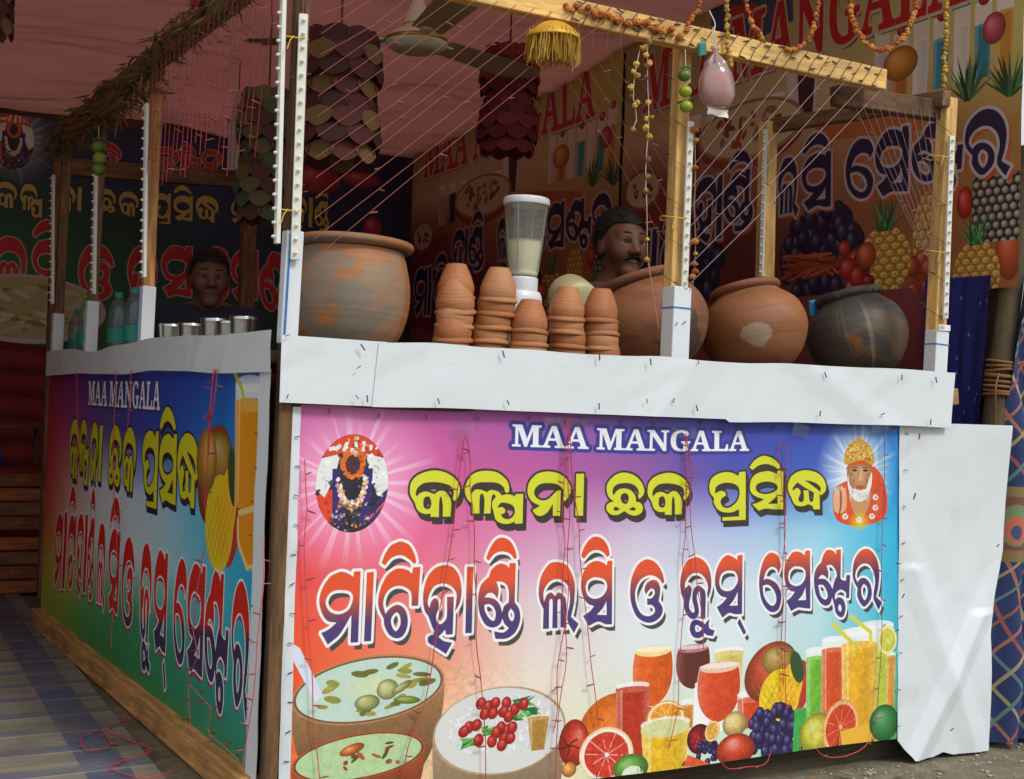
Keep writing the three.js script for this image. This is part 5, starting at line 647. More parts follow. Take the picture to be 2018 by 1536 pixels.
// ================= strips of small bulbs tied to the posts =================
const stripBody = std([226, 226, 216], 0.5), stripBulb = phys([238, 238, 228], 0.25, { transmission: 0.3, thickness: 0 });
const bump = lathe([[0.0042, 0], [0.0044, 0.004], [0.003, 0.008], [0, 0.0095]], 10);
function strip(label, a, b, w, dir, ties = []) {
  a = vec(a); b = vec(b); const L = a.distanceTo(b), t = thing('light_strip', label, 'light strip', a.toArray(), 'bulb strips tied to the stall posts'), B = b.clone().sub(a), d = vec(dir).normalize(), q = new THREE.Quaternion().setFromUnitVectors(V(0, 1, 0), d);
  part('channel', beam([0, 0, 0], B, 0.011, w, 0.002, d.clone()), stripBody, t);
  const n = Math.floor(L / 0.031); for (let i = 0; i < n; i++) { const p = B.clone().multiplyScalar((i + 0.5) / n).addScaledVector(d, 0.0055), m = part('bulb', bump, stripBulb, t, p.toArray()); m.quaternion.copy(q); }
  for (const [k, off] of ties) { const c = B.clone().multiplyScalar(k), g = tube([0, 1, 2, 3, 4, 5, 6, 7].map((i) => { const an = i * 0.785; return [c.x + off[0] + Math.cos(an) * off[2], c.y + 0.003 * Math.sin(i * 2), c.z + off[1] + Math.sin(an) * off[3]]; }), 0.0018, 40, 5, true); part('tie', [g, tube([[c.x + off[0] - off[2] * 0.4, c.y, c.z + off[1] + off[3]], [c.x + off[0] - off[2] * 0.8, c.y - 0.015, c.z + off[1] + off[3] + 0.01], [c.x + off[0] - off[2], c.y - 0.035, c.z + off[1] + off[3] + 0.012]], 0.0014, 10)], M.tie, t); }
  return t;
}
strip('narrow white bulb strip on the outer face of the corner post', [-0.027,1.395,0.03], [-0.033,1.969,0.03], 0.016, [-1, 0, 0.1]);
strip('wide white bulb strip tied with yellow twine to the front of the corner post', [0.015,1.361,0.035], [0.015,1.927,0.035], 0.021, [-0.25, 0, 1], [[0.2, [-0.012, -0.02, 0.032, 0.03]], [0.9, [-0.012, -0.02, 0.032, 0.03]]]);
strip('white bulb strip on the pale middle post behind the limes', [1.14,1.377,0.01], [1.143,1.834,0.01], 0.019, [-0.2, 0, 1], [[0.42, [-0.025, -0.025, 0.04, 0.036]]]);
strip('white bulb strip tied to the right-hand front post', [2.138,1.357,0.01], [2.143,1.923,0.01], 0.018, [-0.2, 0, 1], [[0.36, [-0.025, -0.025, 0.04, 0.036]], [0.88, [-0.025, -0.025, 0.04, 0.036]]]);
strip('dim bulb strip on the inner post before the fruit banner', [2.084,1.537,-0.8], [2.081,2.066,-0.8], 0.016, [-0.9, 0, 0.3]);
strip('white bulb strip on the side post nearest the corner', [-0.035,1.393,-1.124], [-0.03,1.934,-1.19], 0.018, [-1, 0, 0.1]);
strip('white bulb strip on the second side post, by the green charm', [-0.035,1.381,-1.8], [-0.03,1.816,-1.863], 0.016, [-1, 0, 0.2]);
strip('white bulb strip on the far side post', [-0.035,1.382,-2.531], [-0.03,1.906,-2.636], 0.016, [-1, 0, 0.2]);
// ================= fairy-light wires =================
const bulbGeo = merge([rod([0, 0, 0], [0, 0.009, 0], 0.0016, 0.0018, 6), rod([0, 0.009, 0], [0, 0.02, 0], 0.0022, 0.0012, 6)]);
function fairy(label, lines, { mat = M.redWire, r = 0.0014, gap = 0.09, bulb = M.bulb, group = 'fairy-light wires', size = 1 } = {}) {
  const t = thing('fairy_light_string', label, 'string lights', [0, 0, 0], group);
  for (const pts of lines) {
    const c = new THREE.CatmullRomCurve3(pts.map(vec), false, 'centripetal'), L = c.getLength(); part('wire', new THREE.TubeGeometry(c, Math.max(4, Math.round(L / (pts.length > 3 ? 0.018 : 0.08))), r, 4, false), mat, t);
    if (gap) for (let s = gap * rr(0.3, 1); s < L; s += gap * rr(0.8, 1.2)) { const m = part('bulb', bulbGeo, bulb, t, c.getPointAt(s / L).toArray()); m.rotation.set(rr(-0.5, 0.9), 0, (rnd() > 0.5 ? 1 : -1) * rr(1.1, 2.0)); m.scale.setScalar(size * rr(0.8, 1.2)); }
  }
  return t;
}
const ZW = 0.031; reseed(51);
const drop = (...px) => px;
fairy('pink wire of tiny bulbs hanging down the banner\'s left margin past the lassi bowl', [[[0.058,0.905,0.03], [0.063,0.841,0.03], [0.068,0.782,0.03], [0.064,0.724,0.03], [0.069,0.642,0.03], [0.077,0.56,0.03], [0.084,0.489,0.03], [0.095,0.406,0.03], [0.102,0.3,0.03], [0.115,0.217,0.03], [0.123,0.157,0.03]]], { mat: M.pinkWire });
fairy('red wire looped over the banner between the shrine picture and the mint lassi bowl', [[[0.334,0.134,0.03], [0.348,0.218,0.03], [0.382,0.301,0.03], [0.401,0.385,0.03], [0.411,0.471,0.03], [0.424,0.569,0.03], [0.435,0.642,0.03], [0.446,0.716,0.03], [0.452,0.778,0.03], [0.459,0.853,0.03], [0.464,0.909,0.03], [0.473,0.968,0.032], [0.489,0.909,0.03], [0.492,0.841,0.03], [0.503,0.778,0.03], [0.509,0.715,0.03], [0.511,0.64,0.03], [0.523,0.539,0.03], [0.523,0.464,0.03], [0.54,0.363,0.03], [0.55,0.287,0.03], [0.559,0.211,0.03], [0.564,0.11,0.03]]]);
fairy('bunched red wires hanging below the white word on the banner toward the curd bowl', [[[0.766,1.015,0.031], [0.764,0.918,0.03], [0.764,0.84,0.03], [0.761,0.762,0.03], [0.772,0.71,0.03], [0.77,0.632,0.03], [0.77,0.554,0.03], [0.783,0.476,0.03], [0.788,0.384,0.03], [0.775,0.307,0.03], [0.768,0.217,0.03], [0.767,0.088,0.03]], [[0.769,1.015,0.033], [0.774,0.854,0.033], [0.783,0.762,0.032], [0.779,0.671,0.033], [0.787,0.58,0.032], [0.779,0.489,0.033], [0.762,0.373,0.03], [0.766,0.269,0.03], [0.756,0.212,0.03]], [[0.774,0.997,0.031], [0.792,0.84,0.03], [0.812,0.749,0.03], [0.82,0.657,0.03], [0.835,0.565,0.03], [0.851,0.472,0.03], [0.865,0.379,0.03], [0.881,0.299,0.03], [0.895,0.219,0.03]]]);
fairy('red wire with bulbs hanging over the banner past the orange juice glasses', [[[1.143,0.983,0.031], [1.153,0.895,0.03], [1.155,0.785,0.03], [1.155,0.703,0.03], [1.149,0.648,0.03], [1.158,0.538,0.03], [1.153,0.442,0.03], [1.149,0.333,0.03], [1.149,0.251,0.03], [1.135,0.184,0.03], [1.12,0.131,0.03]], [[1.147,0.983,0.031], [1.165,0.881,0.03], [1.169,0.771,0.03], [1.179,0.702,0.03], [1.191,0.647,0.03], [1.202,0.564,0.03], [1.224,0.48,0.03], [1.229,0.397,0.03]], [[1.144,0.977,0.032], [1.159,0.923,0.032], [1.173,0.881,0.033], [1.169,0.84,0.031]]]);
fairy('doubled red wire hanging over the banner down to the printed mango', [[[1.52,0.265,0.03], [1.505,0.409,0.03], [1.507,0.495,0.03], [1.501,0.61,0.03], [1.506,0.725,0.03], [1.49,0.84,0.03], [1.477,0.96,0.031], [1.499,0.961,0.031], [1.506,0.854,0.03], [1.502,0.725,0.03], [1.511,0.624,0.03], [1.518,0.494,0.03], [1.519,0.351,0.03], [1.532,0.206,0.03]]]);
fairy('red wire hanging down the banner\'s right edge across the tall juice glasses', [[[1.875,1.017,0.031], [1.883,0.9,0.03], [1.881,0.779,0.03], [1.882,0.659,0.03], [1.885,0.538,0.03], [1.892,0.417,0.03], [1.89,0.312,0.03], [1.884,0.207,0.03], [1.879,0.133,0.03], [1.859,0.082,0.03]]], { mat: std([150, 74, 84], 0.5) });
fairy('slack red wire trailing below the bottom edge of the front banner', [[[1.296,0.09,0.035], [1.314,0.067,0.04], [1.382,0.063,0.04], [1.455,0.066,0.04], [1.476,0.101,0.035]], [[1.642,0.088,0.035], [1.666,0.066,0.04], [1.74,0.056,0.04], [1.819,0.072,0.04], [1.847,0.089,0.035]]]);
{ const t = phys([250, 250, 248], 0.12, { transmission: 1, thickness: 0 }); const tape = (label, x, y, z, w, h, r) => solo('clear_tape', label, 'tape', rough(block(w, h, 0.0006, [x, y, z], [0, 0, r], 0), 0.0012, 40), t, 'clear tape on the banner edge'); tape('crumpled clear tape holding the wire beside the shrine picture', 0.472,0.98,0.027, 0.055, 0.03, 0.1); tape('long clear tape strip over the top of the banner\'s white word', 0.765,1.007,0.027, 0.13, 0.02, -0.02); tape('clear tape patch across the middle letters of the white word', 1.146,0.983,0.027, 0.09, 0.022, -0.1); tape('square clear tape patch on the banner\'s plain blue corner', 1.555,1.002,0.027, 0.06, 0.034, -0.2); tape('clear tape by the elder\'s picture at the banner corner', 1.864,1.017,0.027, 0.07, 0.026, 0.15); }
// side counter wires
fairy('knotted red wires hanging beside the printed mango on the side banner', [[[-0.05,1.11,-0.322], [-0.05,1.07,-0.347], [-0.05,0.993,-0.363], [-0.05,0.916,-0.367], [-0.05,0.852,-0.363], [-0.05,0.762,-0.378]], [[-0.045,1.111,-0.355], [-0.052,1.057,-0.347], [-0.05,0.981,-0.349], [-0.052,0.891,-0.353]], [[-0.05,1.108,-0.309], [-0.054,1.032,-0.312], [-0.052,0.955,-0.348]]], { r: 0.0016 });
fairy('red wires hanging over the far lettering of the side banner', [[[-0.05,1.112,-1.371], [-0.05,1.002,-1.374], [-0.05,0.841,-1.369], [-0.05,0.684,-1.331], [-0.05,0.532,-1.268], [-0.05,0.37,-1.296], [-0.06,0.251,-1.261]], [[-0.05,1.114,-1.176], [-0.05,1.005,-1.185], [-0.05,0.927,-1.199]], [[-0.05,1.11,-1.961], [-0.05,0.94,-1.915], [-0.05,0.762,-1.9]]], { r: 0.0015 });
fairy('red wire trailing down the side banner over the last big letters', [[[-0.05,0.647,-0.373], [-0.05,0.525,-0.42], [-0.05,0.445,-0.437], [-0.05,0.387,-0.394], [-0.05,0.311,-0.456], [-0.05,0.212,-0.435], [-0.05,0.18,-0.404]], [[-0.05,0.3,-0.446], [-0.05,0.285,-0.329], [-0.05,0.275,-0.26], [-0.05,0.221,-0.279], [-0.05,0.212,-0.156], [-0.052,0.206,-0.035]], [[-0.04,0.727,0.037], [-0.045,0.651,0.073], [-0.05,0.513,0.061], [-0.05,0.385,0.047], [-0.05,0.287,0.016], [-0.05,0.2,-0.011]]], { r: 0.0014, mat: M.pinkWire, gap: 0.06 });
fairy('tangle of red wire lying on the floor mat', [[[0.057,0.116,-1.518], [-0.026,0.116,-0.964], [-0.148,0.116,-0.846], [-0.254,0.116,-0.735], [-0.26,0.118,-0.587], [-0.205,0.116,-0.629], [-0.182,0.118,-0.788], [-0.144,0.116,-0.662], [-0.116,0.116,-0.537], [-0.212,0.118,-0.46], [-0.252,0.116,-0.423], [-0.192,0.116,-0.291], [-0.115,0.116,-0.326]]], { r: 0.0016, gap: 0.05 });
// bundle of wires in the gap behind the corner
fairy('dark red wires bunched in the gap between corner post and front banner', [[[0.03, 1.03, 0.0], [0.034, 0.98, 0.008], [0.028, 0.93, 0.012], [0.03, 0.86, 0.01], [0.024, 0.8, 0.012]], [[0.036, 1.03, 0.0], [0.03, 0.97, 0.012], [0.036, 0.9, 0.012], [0.028, 0.84, 0.01]]], { r: 0.0016 });
// slanting nets of wire between posts and beam
reseed(52);
{ const a = []; for (let i = 0; i < 15; i++) { const k = i / 14, p = V(0.058, mix(1.365, 2.03, k), 0.038), q = V(mix(0.83, 0.1, k), 2.045, 0.044), m = p.clone().lerp(q, 0.5).add(V(0.01 * rr(-1, 1), -0.014 * rnd(), 0)); a.push([p, m, q]); } fairy('net of slanting red wires from the corner post up to the front beam', a, { r: 0.00075, mat: std([158, 84, 72], 0.5), gap: 0.3, size: 0.9 }); }
{ const a = [[0.665,1.964,0.05], [0.704,1.962,0.05], [0.753,1.962,0.05], [0.799,1.964,0.05], [0.843,1.966,0.05], [0.884,1.967,0.05]], b = [[1.075,1.478,0.02], [1.075,1.541,0.02], [1.076,1.609,0.02], [1.077,1.679,0.02], [1.077,1.748,0.02], [1.078,1.81,0.02]]; fairy('slanting red wires from the front beam down to the middle post', a.map((p, i) => [[p[0], 2.045, p[2]], vec(p), vec(p).lerp(vec(b[i]), 0.5).add(V(0.004, -0.004, 0)), b[i]]), { r: 0.00075, mat: std([140, 76, 66], 0.5), gap: 0.25 }); }
{ const b = []; for (let i = 0; i < 9; i++) { const k = i / 8; b.push([V(1.165, mix(1.39, 1.82, k), -0.005), V(mix(1.82, 1.25, k), mix(2.02, 2.03, k), 0.04)]); } fairy('slanting pale wires from the middle post up to the beam\'s cut end', b.map(([p, q]) => [p, p.clone().lerp(q, 0.5).add(V(0, -0.006, 0)), q]), { r: 0.0009, mat: std([170, 140, 150], 0.5), gap: 0.4 }); }
{ const b = []; for (let i = 0; i < 11; i++) { const k = i / 10; b.push([V(mix(1.76, 2.12, k), 2.0, -0.03), V(2.105, mix(1.5, 1.86, k * k), -0.005)]); } fairy('fan of pale wires from the brown beam down to the right-hand post', b.map(([p, q]) => [p, p.clone().lerp(q, 0.5).add(V(-0.004, -0.006, 0)), q]), { r: 0.0009, mat: std([150, 128, 140], 0.5), gap: 0.25 }); }
{ const a = []; for (let i = 0; i < 16; i++) { const z = mix(-0.42, -1.12, i / 15), l = rr(0.3, 0.42); a.push([V(-0.03, 2.06, z), V(-0.032, 2.06 - l * 0.5, z - 0.01 + rr(-0.01, 0.01)), V(-0.03, 2.06 - l, z - 0.04)]); } fairy('curtain of red wires hanging from the side beam', a, { r: 0.001, mat: std([180, 70, 76], 0.5), gap: 0.12 }); }
{ const a = []; for (let i = 0; i < 8; i++) { const z = mix(-0.06, -0.36, i / 7); a.push([V(-0.03, 2.07, z), V(-0.034, 1.95 + rr(-0.03, 0.03), z + rr(-0.03, 0.03)), V(-0.03, 1.8 + rr(-0.06, 0.06), z - 0.05), V(-0.03, 1.66 + rr(-0.1, 0.1), z - 0.08)]); } fairy('loose red wires hanging by the top of the corner post', a, { r: 0.001, mat: std([170, 66, 70], 0.5), gap: 0.09 }); }
{ const a = []; for (let i = 0; i < 3; i++) a.push(Array.from({ length: 12 }, (_, k) => V(0.02 + 0.006 * Math.sin(k * 1.7 + i * 2), mix(1.42, 2.4, k / 11), 0.024 + 0.003 * Math.cos(k + i)))); fairy('brown wires wound up the corner post', a, { r: 0.0016, mat: std([130, 62, 48], 0.5), gap: 0.14, bulb: M.darkBulb }); }
{ const a = []; for (let i = 0; i < 26; i++) { const x = 0.75 + i * 0.042, j = rr(-0.006, 0.006); a.push([V(x + 0.02 + j, 2.098 - 0.014 * x / 1.8, 0.047), V(x - 0.012, 2.065 - 0.012 * x, 0.049), V(x - 0.028 + j, 2.036 - 0.012 * x, 0.046)]); } fairy('dark wire wound round the pale front beam', a, { r: 0.0012, mat: std([74, 56, 40], 0.6), gap: 0.05, bulb: M.darkBulb }); }
fairy('thin dark wires with bulbs wound on the middle post', [Array.from({ length: 40 }, (_, k) => { const a = k * 0.9; return V(1.128 + Math.cos(a) * 0.032, 1.36 + k * 0.0155, -0.028 + Math.sin(a) * 0.032); })], { r: 0.001, mat: std([120, 84, 50], 0.6), gap: 0.08, bulb: M.darkBulb });
fairy('thin dark wires with bulbs wound on the right-hand post', [Array.from({ length: 40 }, (_, k) => { const a = k * 0.9; return V(2.126 + 0.0004 * k + Math.cos(a) * 0.031, 1.33 + k * 0.0165, -0.025 + Math.sin(a) * 0.031); })], { r: 0.001, mat: std([90, 70, 46], 0.6), gap: 0.08, bulb: M.darkBulb });

// ================= garlands and hanging things =================
reseed(61);
const blossom = (() => { const g = new THREE.IcosahedronGeometry(1, 1), p = g.attributes.position; for (let i = 0; i < p.count; i++) { const x = p.getX(i), y = p.getY(i), z = p.getZ(i), k = 1 + 0.32 * noise(x * 3.1 + 5, y * 3.1, z * 3.1) + 0.15 * noise(x * 8, y * 8, z * 8); p.setXYZ(i, x * k, y * k * 0.8, z * k); } g.computeVertexNormals(); return g; })();
const petal = { orange: [std([186, 108, 40], 0.85), std([160, 80, 32], 0.85), std([190, 130, 56], 0.85)], yellow: [std([196, 158, 54], 0.85), std([172, 130, 46], 0.85)], gold: [std([196, 160, 62], 0.6), std([150, 112, 50], 0.8), std([104, 76, 46], 0.9)] };
function garland(label, pts, r, mats, { spacing = 1.45, jitter = 0.35, cord = M.whiteTie, skip = 0 } = {}) {
  const t = thing('flower_garland', label, 'garland', [0, 0, 0], 'flower garlands'), c = new THREE.CatmullRomCurve3(pts.map(vec)), L = c.getLength();
  part('thread', new THREE.TubeGeometry(c, Math.max(8, L / 0.03 | 0), 0.0012, 4), cord, t);
  for (let s = 0; s < L; s += r * spacing * rr(0.85, 1.15)) { if (rnd() < skip) continue; const p = c.getPointAt(s / L), m = part('blossom', blossom, mats[rnd() * mats.length | 0], t, [p.x + rr(-1, 1) * r * jitter, p.y + rr(-1, 1) * r * jitter, p.z + rr(-1, 1) * r * jitter]); m.scale.setScalar(r * rr(0.75, 1.15)); m.rotation.set(rnd() * 6, rnd() * 6, rnd() * 6); }
  return t;
}
garland('thick orange marigold garland lying along the pale front beam', [[0.701,2.068,0.04], [0.798,2.063,0.045], [0.906,2.056,0.05], [1.004,2.054,0.05], [1.08,2.051,0.048]], 0.0095, petal.orange, { spacing: 0.75, jitter: 0.9 });
garland('thin orange marigold garland along the beam\'s right half', [[1.093,2.062,0.03], [1.222,2.064,0.03], [1.365,2.065,0.03], [1.448,2.066,0.03], [1.504,2.09,0.04]], 0.009, petal.orange, { spacing: 1.2, jitter: 0.6, skip: 0.15 });
garland('short orange garland strand rising from the beam above the limes', [[1.141,2.184,0.05], [1.131,2.135,0.05], [1.106,2.098,0.05], [1.09,2.065,0.05]], 0.0085, petal.orange);
garland('straight yellow garland strand hanging over the beam beside the plastic bag', [[1.215,2.189,0.055], [1.221,2.128,0.055], [1.221,2.064,0.06], [1.23,2.024,0.058], [1.239,1.992,0.055]], 0.0085, petal.yellow);
garland('slanting orange garland strand meeting the beam right of the yellow one', [[1.279,2.202,0.05], [1.298,2.153,0.05], [1.321,2.115,0.05], [1.367,2.079,0.045]], 0.008, petal.orange);
garland('orange garland strand curving down across the red wall letters', [[1.552,2.249,0.06], [1.534,2.18,0.06], [1.519,2.12,0.06], [1.487,2.084,0.055], [1.436,2.066,0.05]], 0.0082, petal.orange);
garland('looped orange garland swag hanging against the yellow wall banner', [[1.659,2.268,0.06], [1.674,2.19,0.06], [1.724,2.136,0.06], [1.805,2.125,0.06], [1.877,2.176,0.06], [1.915,2.254,0.06], [1.929,2.309,0.06]], 0.0092, petal.orange);
garland('straight yellow garland hanging down to the right-hand post top', [[2.073,2.348,0.04], [2.072,2.262,0.04], [2.072,2.169,0.04], [2.079,2.056,0.03]], 0.0085, petal.yellow);
garland('dried gold flower garland dangling before the middle post', [[0.937,1.998,0.06], [0.921,1.915,0.06], [0.92,1.849,0.06], [0.933,1.81,0.06], [0.92,1.776,0.06]], 0.009, petal.gold, { spacing: 1.6, jitter: 0.9, skip: 0.3 });
garland('long dried gold flower garland dangling to the brown pot', [[0.954,2.006,0.065], [0.96,1.893,0.065], [0.967,1.801,0.065], [0.962,1.68,0.065], [0.969,1.581,0.065]], 0.0095, petal.gold, { spacing: 1.7, jitter: 0.9, skip: 0.2 });
{ const g = []; for (const [a, b] of [[[0.969,1.581,0.065], [0.977,1.442,0.065]], [[0.977,1.442,0.065], [1.024,1.261,0.06]], [[0.995,1.323,0.065], [0.992,1.336,0.064]]]) g.push(rod(a, b, 0.0018, 0.001, 5)); const t = thing('hanging_thread', 'bare thread with a knot hanging in front of the brown pot', 'thread'); part('thread', g.slice(0, 2), std([176, 140, 116], 0.8), t); part('knot', blossom, petal.yellow[0], t, [0.974,1.492,0.065]).scale.setScalar(0.006); part('knot', blossom, petal.yellow[1], t, [0.974,1.439,0.065]).scale.setScalar(0.008); }
{ const t = thing('flower_strand', 'sparse thread of orange blossoms beside the middle post', 'garland'); const L = [[1.15,1.819,0.02], [1.157,1.709,0.02], [1.159,1.585,0.02], [1.165,1.502,0.02], [1.164,1.412,0.02], [1.157,1.377,0.02]]; part('thread', tube(L, 0.0015, 30), std([150, 110, 80], 0.8), t);
  for (const [p, r, m] of [[[1.147,1.81,0.024], 0.013, petal.orange[0]], [[1.155,1.783,0.024], 0.008, petal.yellow[0]], [[1.153,1.708,0.024], 0.009, petal.orange[1]], [[1.16,1.506,0.024], 0.0125, petal.orange[0]], [[1.165,1.474,0.024], 0.007, petal.gold[0]], [[1.163,1.446,0.024], 0.009, petal.gold[1]], [[1.165,1.426,0.024], 0.0105, petal.orange[1]], [[1.156,1.411,0.024], 0.0105, petal.orange[0]]]) { const q = part('blossom', blossom, m, t, p); q.scale.set(r, r * 0.8, r); q.rotation.y = rnd() * 6; } }
// limes and chillies on a thread
function charm(label, spots, mats, r) { const t = thing('lime_charm', label, 'charm'); const top = vec(spots[0]).add(V(0, 0.07, 0)); part('thread', rod(top, spots.at(-1), 0.0012), M.whiteTie, t); spots.forEach((p, i) => { const l = part('lime', ball(r, [0, 0, 0], [1, 0.94, 1], 20), mats[i % mats.length], t, p); part('stem_end', ball(r * 0.18, [0, r * 0.92, 0], [1, 0.6, 1], 8), mats[0], l); const c = part('chilli', tube([[-r, r * 0.9, r * 0.3], [0, r * 1.15, r * 0.9], [r, r * 0.85, r * 0.6], [r * 1.3, r * 0.6, r * 0.2]], r * 0.16, 14, 6), std([44, 100, 40], 0.4), t, p); c.rotation.y = i * 1.2; }); return t; }
charm('three green limes strung with chillies before the middle post', [[1.081,1.941,0.06], [1.086,1.899,0.06], [1.09,1.859,0.06]], [phys([84, 120, 40], 0.35), phys([150, 164, 40], 0.35), phys([138, 156, 40], 0.35)], 0.0175);
charm('dim green lime charm hanging from the side beam', [[-0.06,1.874,-1.706], [-0.06,1.832,-1.676], [-0.06,1.794,-1.685]], [std([100, 130, 50], 0.5), std([130, 150, 50], 0.5)], 0.022);
{ // plastic bag knotted on the beam
  const [x, y, z] = [1.177,1.93,0.075], t = thing('plastic_bag', 'knotted clear plastic bag of pink powder hanging from the beam', 'bag', [x, y, z]);
  const bag = lathe([[0, -0.066], [0.03, -0.064], [0.048, -0.04], [0.052, -0.01], [0.046, 0.025], [0.028, 0.055], [0.012, 0.075], [0.006, 0.082], [0.01, 0.094], [0.004, 0.105]], 28), p = bag.attributes.position; for (let i = 0; i < p.count; i++) { const a = Math.atan2(p.getZ(i), p.getX(i)), k = 1 + 0.05 * noise(a * 2, p.getY(i) * 20) + (p.getY(i) > 0.05 ? 0.25 * Math.sin(a * 7) : 0.03 * Math.sin(a * 5)); p.setX(i, p.getX(i) * k); p.setZ(i, p.getZ(i) * k * 0.8); } bag.computeVertexNormals();
  part('bag_skin', bag, phys([232, 206, 200], 0.2, { transmission: 0.7, thickness: 0, clearcoat: 0.6 }), t); part('pink_filling', ball(0.046, [0, -0.012, 0], [0.98, 1.06, 0.74], 22), std([186, 128, 116], 0.8), t); part('bottom_flap', rough(sheet((u, v) => [-0.034 + 0.07 * u, -0.062 - 0.02 * v - 0.008 * u, 0.004 * noise(u * 6, v * 3)], 8, 3, 0.0008), 0.002, 60), phys([240, 240, 236], 0.3, { clearcoat: 0.5 }), t);
  part('tie_string', [tube([[0, 0.1, 0], [-0.008, 0.13, 0.004], [0.002, 0.16, 0], [0.0, 0.2, -0.02]], 0.0018, 20), tube([[0, 0.085, 0.006], [-0.016, 0.11, 0.008], [-0.008, 0.15, 0.004]], 0.0014, 14)], M.whiteTie, t); t.rotation.z = 0.08;
}
solo('teal_knot', 'scrap of teal plastic tied on the beam beside the bag', 'knot', rough(block(0.022, 0.036, 0.012, [1.14,2.022,0.055], [0, 0, 0.2], 0.004), 0.006, 90), std([60, 140, 130], 0.6));
{ // yellow tinsel tassel
  const [x, y, z] = [0.67,1.98,0.06], t = thing('tinsel_tassel', 'fringed yellow tinsel tassel ball hanging under the front beam', 'tassel', [x, y, z]);
  part('crown', lathe([[0, 0.035], [0.03, 0.03], [0.055, 0.012], [0.068, -0.008], [0.05, -0.01], [0, -0.01]], 26), std([206, 158, 40], 0.45, { metalness: 0.2 }), t);
  const g = []; for (let i = 0; i < 420; i++) { const a = rnd() * 6.28, r = 0.068 * Math.sqrt(rr(0.25, 1)), l = rr(0.035, 0.075), y0 = rr(-0.01, 0.012); const b = block(0.0022, l, 0.0006, [0, -l / 2, 0], [0, 0, 0], 0); b.rotateZ(rr(-0.2, 0.2)); b.rotateY(a); b.translate(Math.cos(a) * r, y0, Math.sin(a) * r); g.push(b); }
  part('fringe', g, std([196, 152, 52], 0.4, { metalness: 0.25 }), t).userData.kind = 'stuff';
}
// paper-petal columns hanging under the cloth
function paperColumn(label, [x, y, z], R, H, mats, rows = 8) {
  const t = thing('paper_garland', label, 'garland', [x, y, z], 'paper petal columns'), s = new THREE.Shape(); s.moveTo(0, 0.5); s.quadraticCurveTo(0.62, 0.3, 0.5, -0.1); s.quadraticCurveTo(0.3, -0.5, 0, -0.6); s.quadraticCurveTo(-0.3, -0.5, -0.5, -0.1); s.quadraticCurveTo(-0.62, 0.3, 0, 0.5);
  const g = new THREE.ExtrudeGeometry(s, { depth: 0.03, bevelEnabled: false, curveSegments: 4 }), n = 9, h = H / rows;
  for (let j = 0; j < rows; j++) { const k = 0.8 + 0.24 * Math.abs(Math.sin((j + 0.5) / rows * 6.283)); for (let i = 0; i < n; i++) { const a = (i + (j % 2) / 2) / n * 6.283, m = part('petal', g, mats[(i * 2 + (j % 2) + (j * 3 % 4) * 2) % mats.length], t, [Math.cos(a) * R * k, -h * (j + 0.5), Math.sin(a) * R * k]); m.rotation.set(0, Math.PI / 2 - a, 0); m.rotateX(-0.14 + rr(-0.06, 0.06)); m.scale.set(R * 0.8, h * 1.2, R); } }
  part('cord', rod([0, 0.5, 0], [0, -H, 0], 0.004), M.brownWire, t); return t;
}
const darkPaper = [std([78, 30, 28], 0.8), std([112, 82, 44], 0.8), std([62, 28, 28], 0.8), std([84, 36, 30], 0.8)];
paperColumn('maroon and ochre paper petal column hanging beside the fan', [0.484,2.17,-0.9], 0.12, 0.4, darkPaper, 8);
paperColumn('all-maroon paper petal column hanging beyond the yellow tassel', [1.522,2.463,-1.7], 0.11, 0.42, [std([120, 34, 36], 0.8), std([96, 26, 30], 0.8)], 9);
paperColumn('olive paper petal column hanging behind the corner post', [0.5,2.125,-1.6], 0.1, 0.46, [std([104, 92, 56], 0.8), std([84, 50, 44], 0.8), std([76, 84, 56], 0.8)], 10);
paperColumn('brown paper petal column hanging out over the floor mat', [-0.45,2.314,-1.365], 0.05, 0.2, darkPaper, 4);
// leafy string along the side beam
{ const t = thing('leaf_garland', 'dry leafy garland of greens and browns wound along the side beam', 'garland', [0, 2.09, 0]); part('cord', tube(Array.from({ length: 30 }, (_, i) => [-0.026 - 0.01 * Math.sin(i), 0.02 * Math.cos(i * 1.3), -0.1 - i * 0.088]), 0.003, 120), M.brownWire, t);
  const leaf = new THREE.Shape(); leaf.moveTo(0, 0); leaf.quadraticCurveTo(0.13, 0.4, 0, 1); leaf.quadraticCurveTo(-0.13, 0.4, 0, 0); const lg = new THREE.ExtrudeGeometry(leaf, { depth: 0.02, bevelEnabled: false, curveSegments: 3 });
  const tints = [[92, 84, 46], [124, 82, 46], [78, 76, 46], [110, 66, 42]]; tints.forEach((c, k) => { const g = []; for (let i = 0; i < 420; i++) { const b = lg.clone(), z = -0.04 - 2.65 * rnd(), s = rr(0.02, 0.06) * (z < -1 ? 1.25 : 1); b.scale(s, s, s); b.rotateX(rr(-1.4, 1.4)); b.rotateZ(Math.PI + rr(-1.3, 1.3)); b.rotateY(rnd() * 6.28); b.translate(-0.02 + rr(-0.03, 0.03), rr(-0.05, 0.045) - (z < -1.1 ? rr(0, 0.09) : 0), z); g.push(b); } part('leaves', g, std(c, 0.85), t).userData.kind = 'stuff'; });
  part('red_bow', rough(ball(0.03, [-0.05, 0.03, -0.62], [0.7, 1, 1], 10), 0.01, 50), std([170, 44, 44], 0.7), t); }
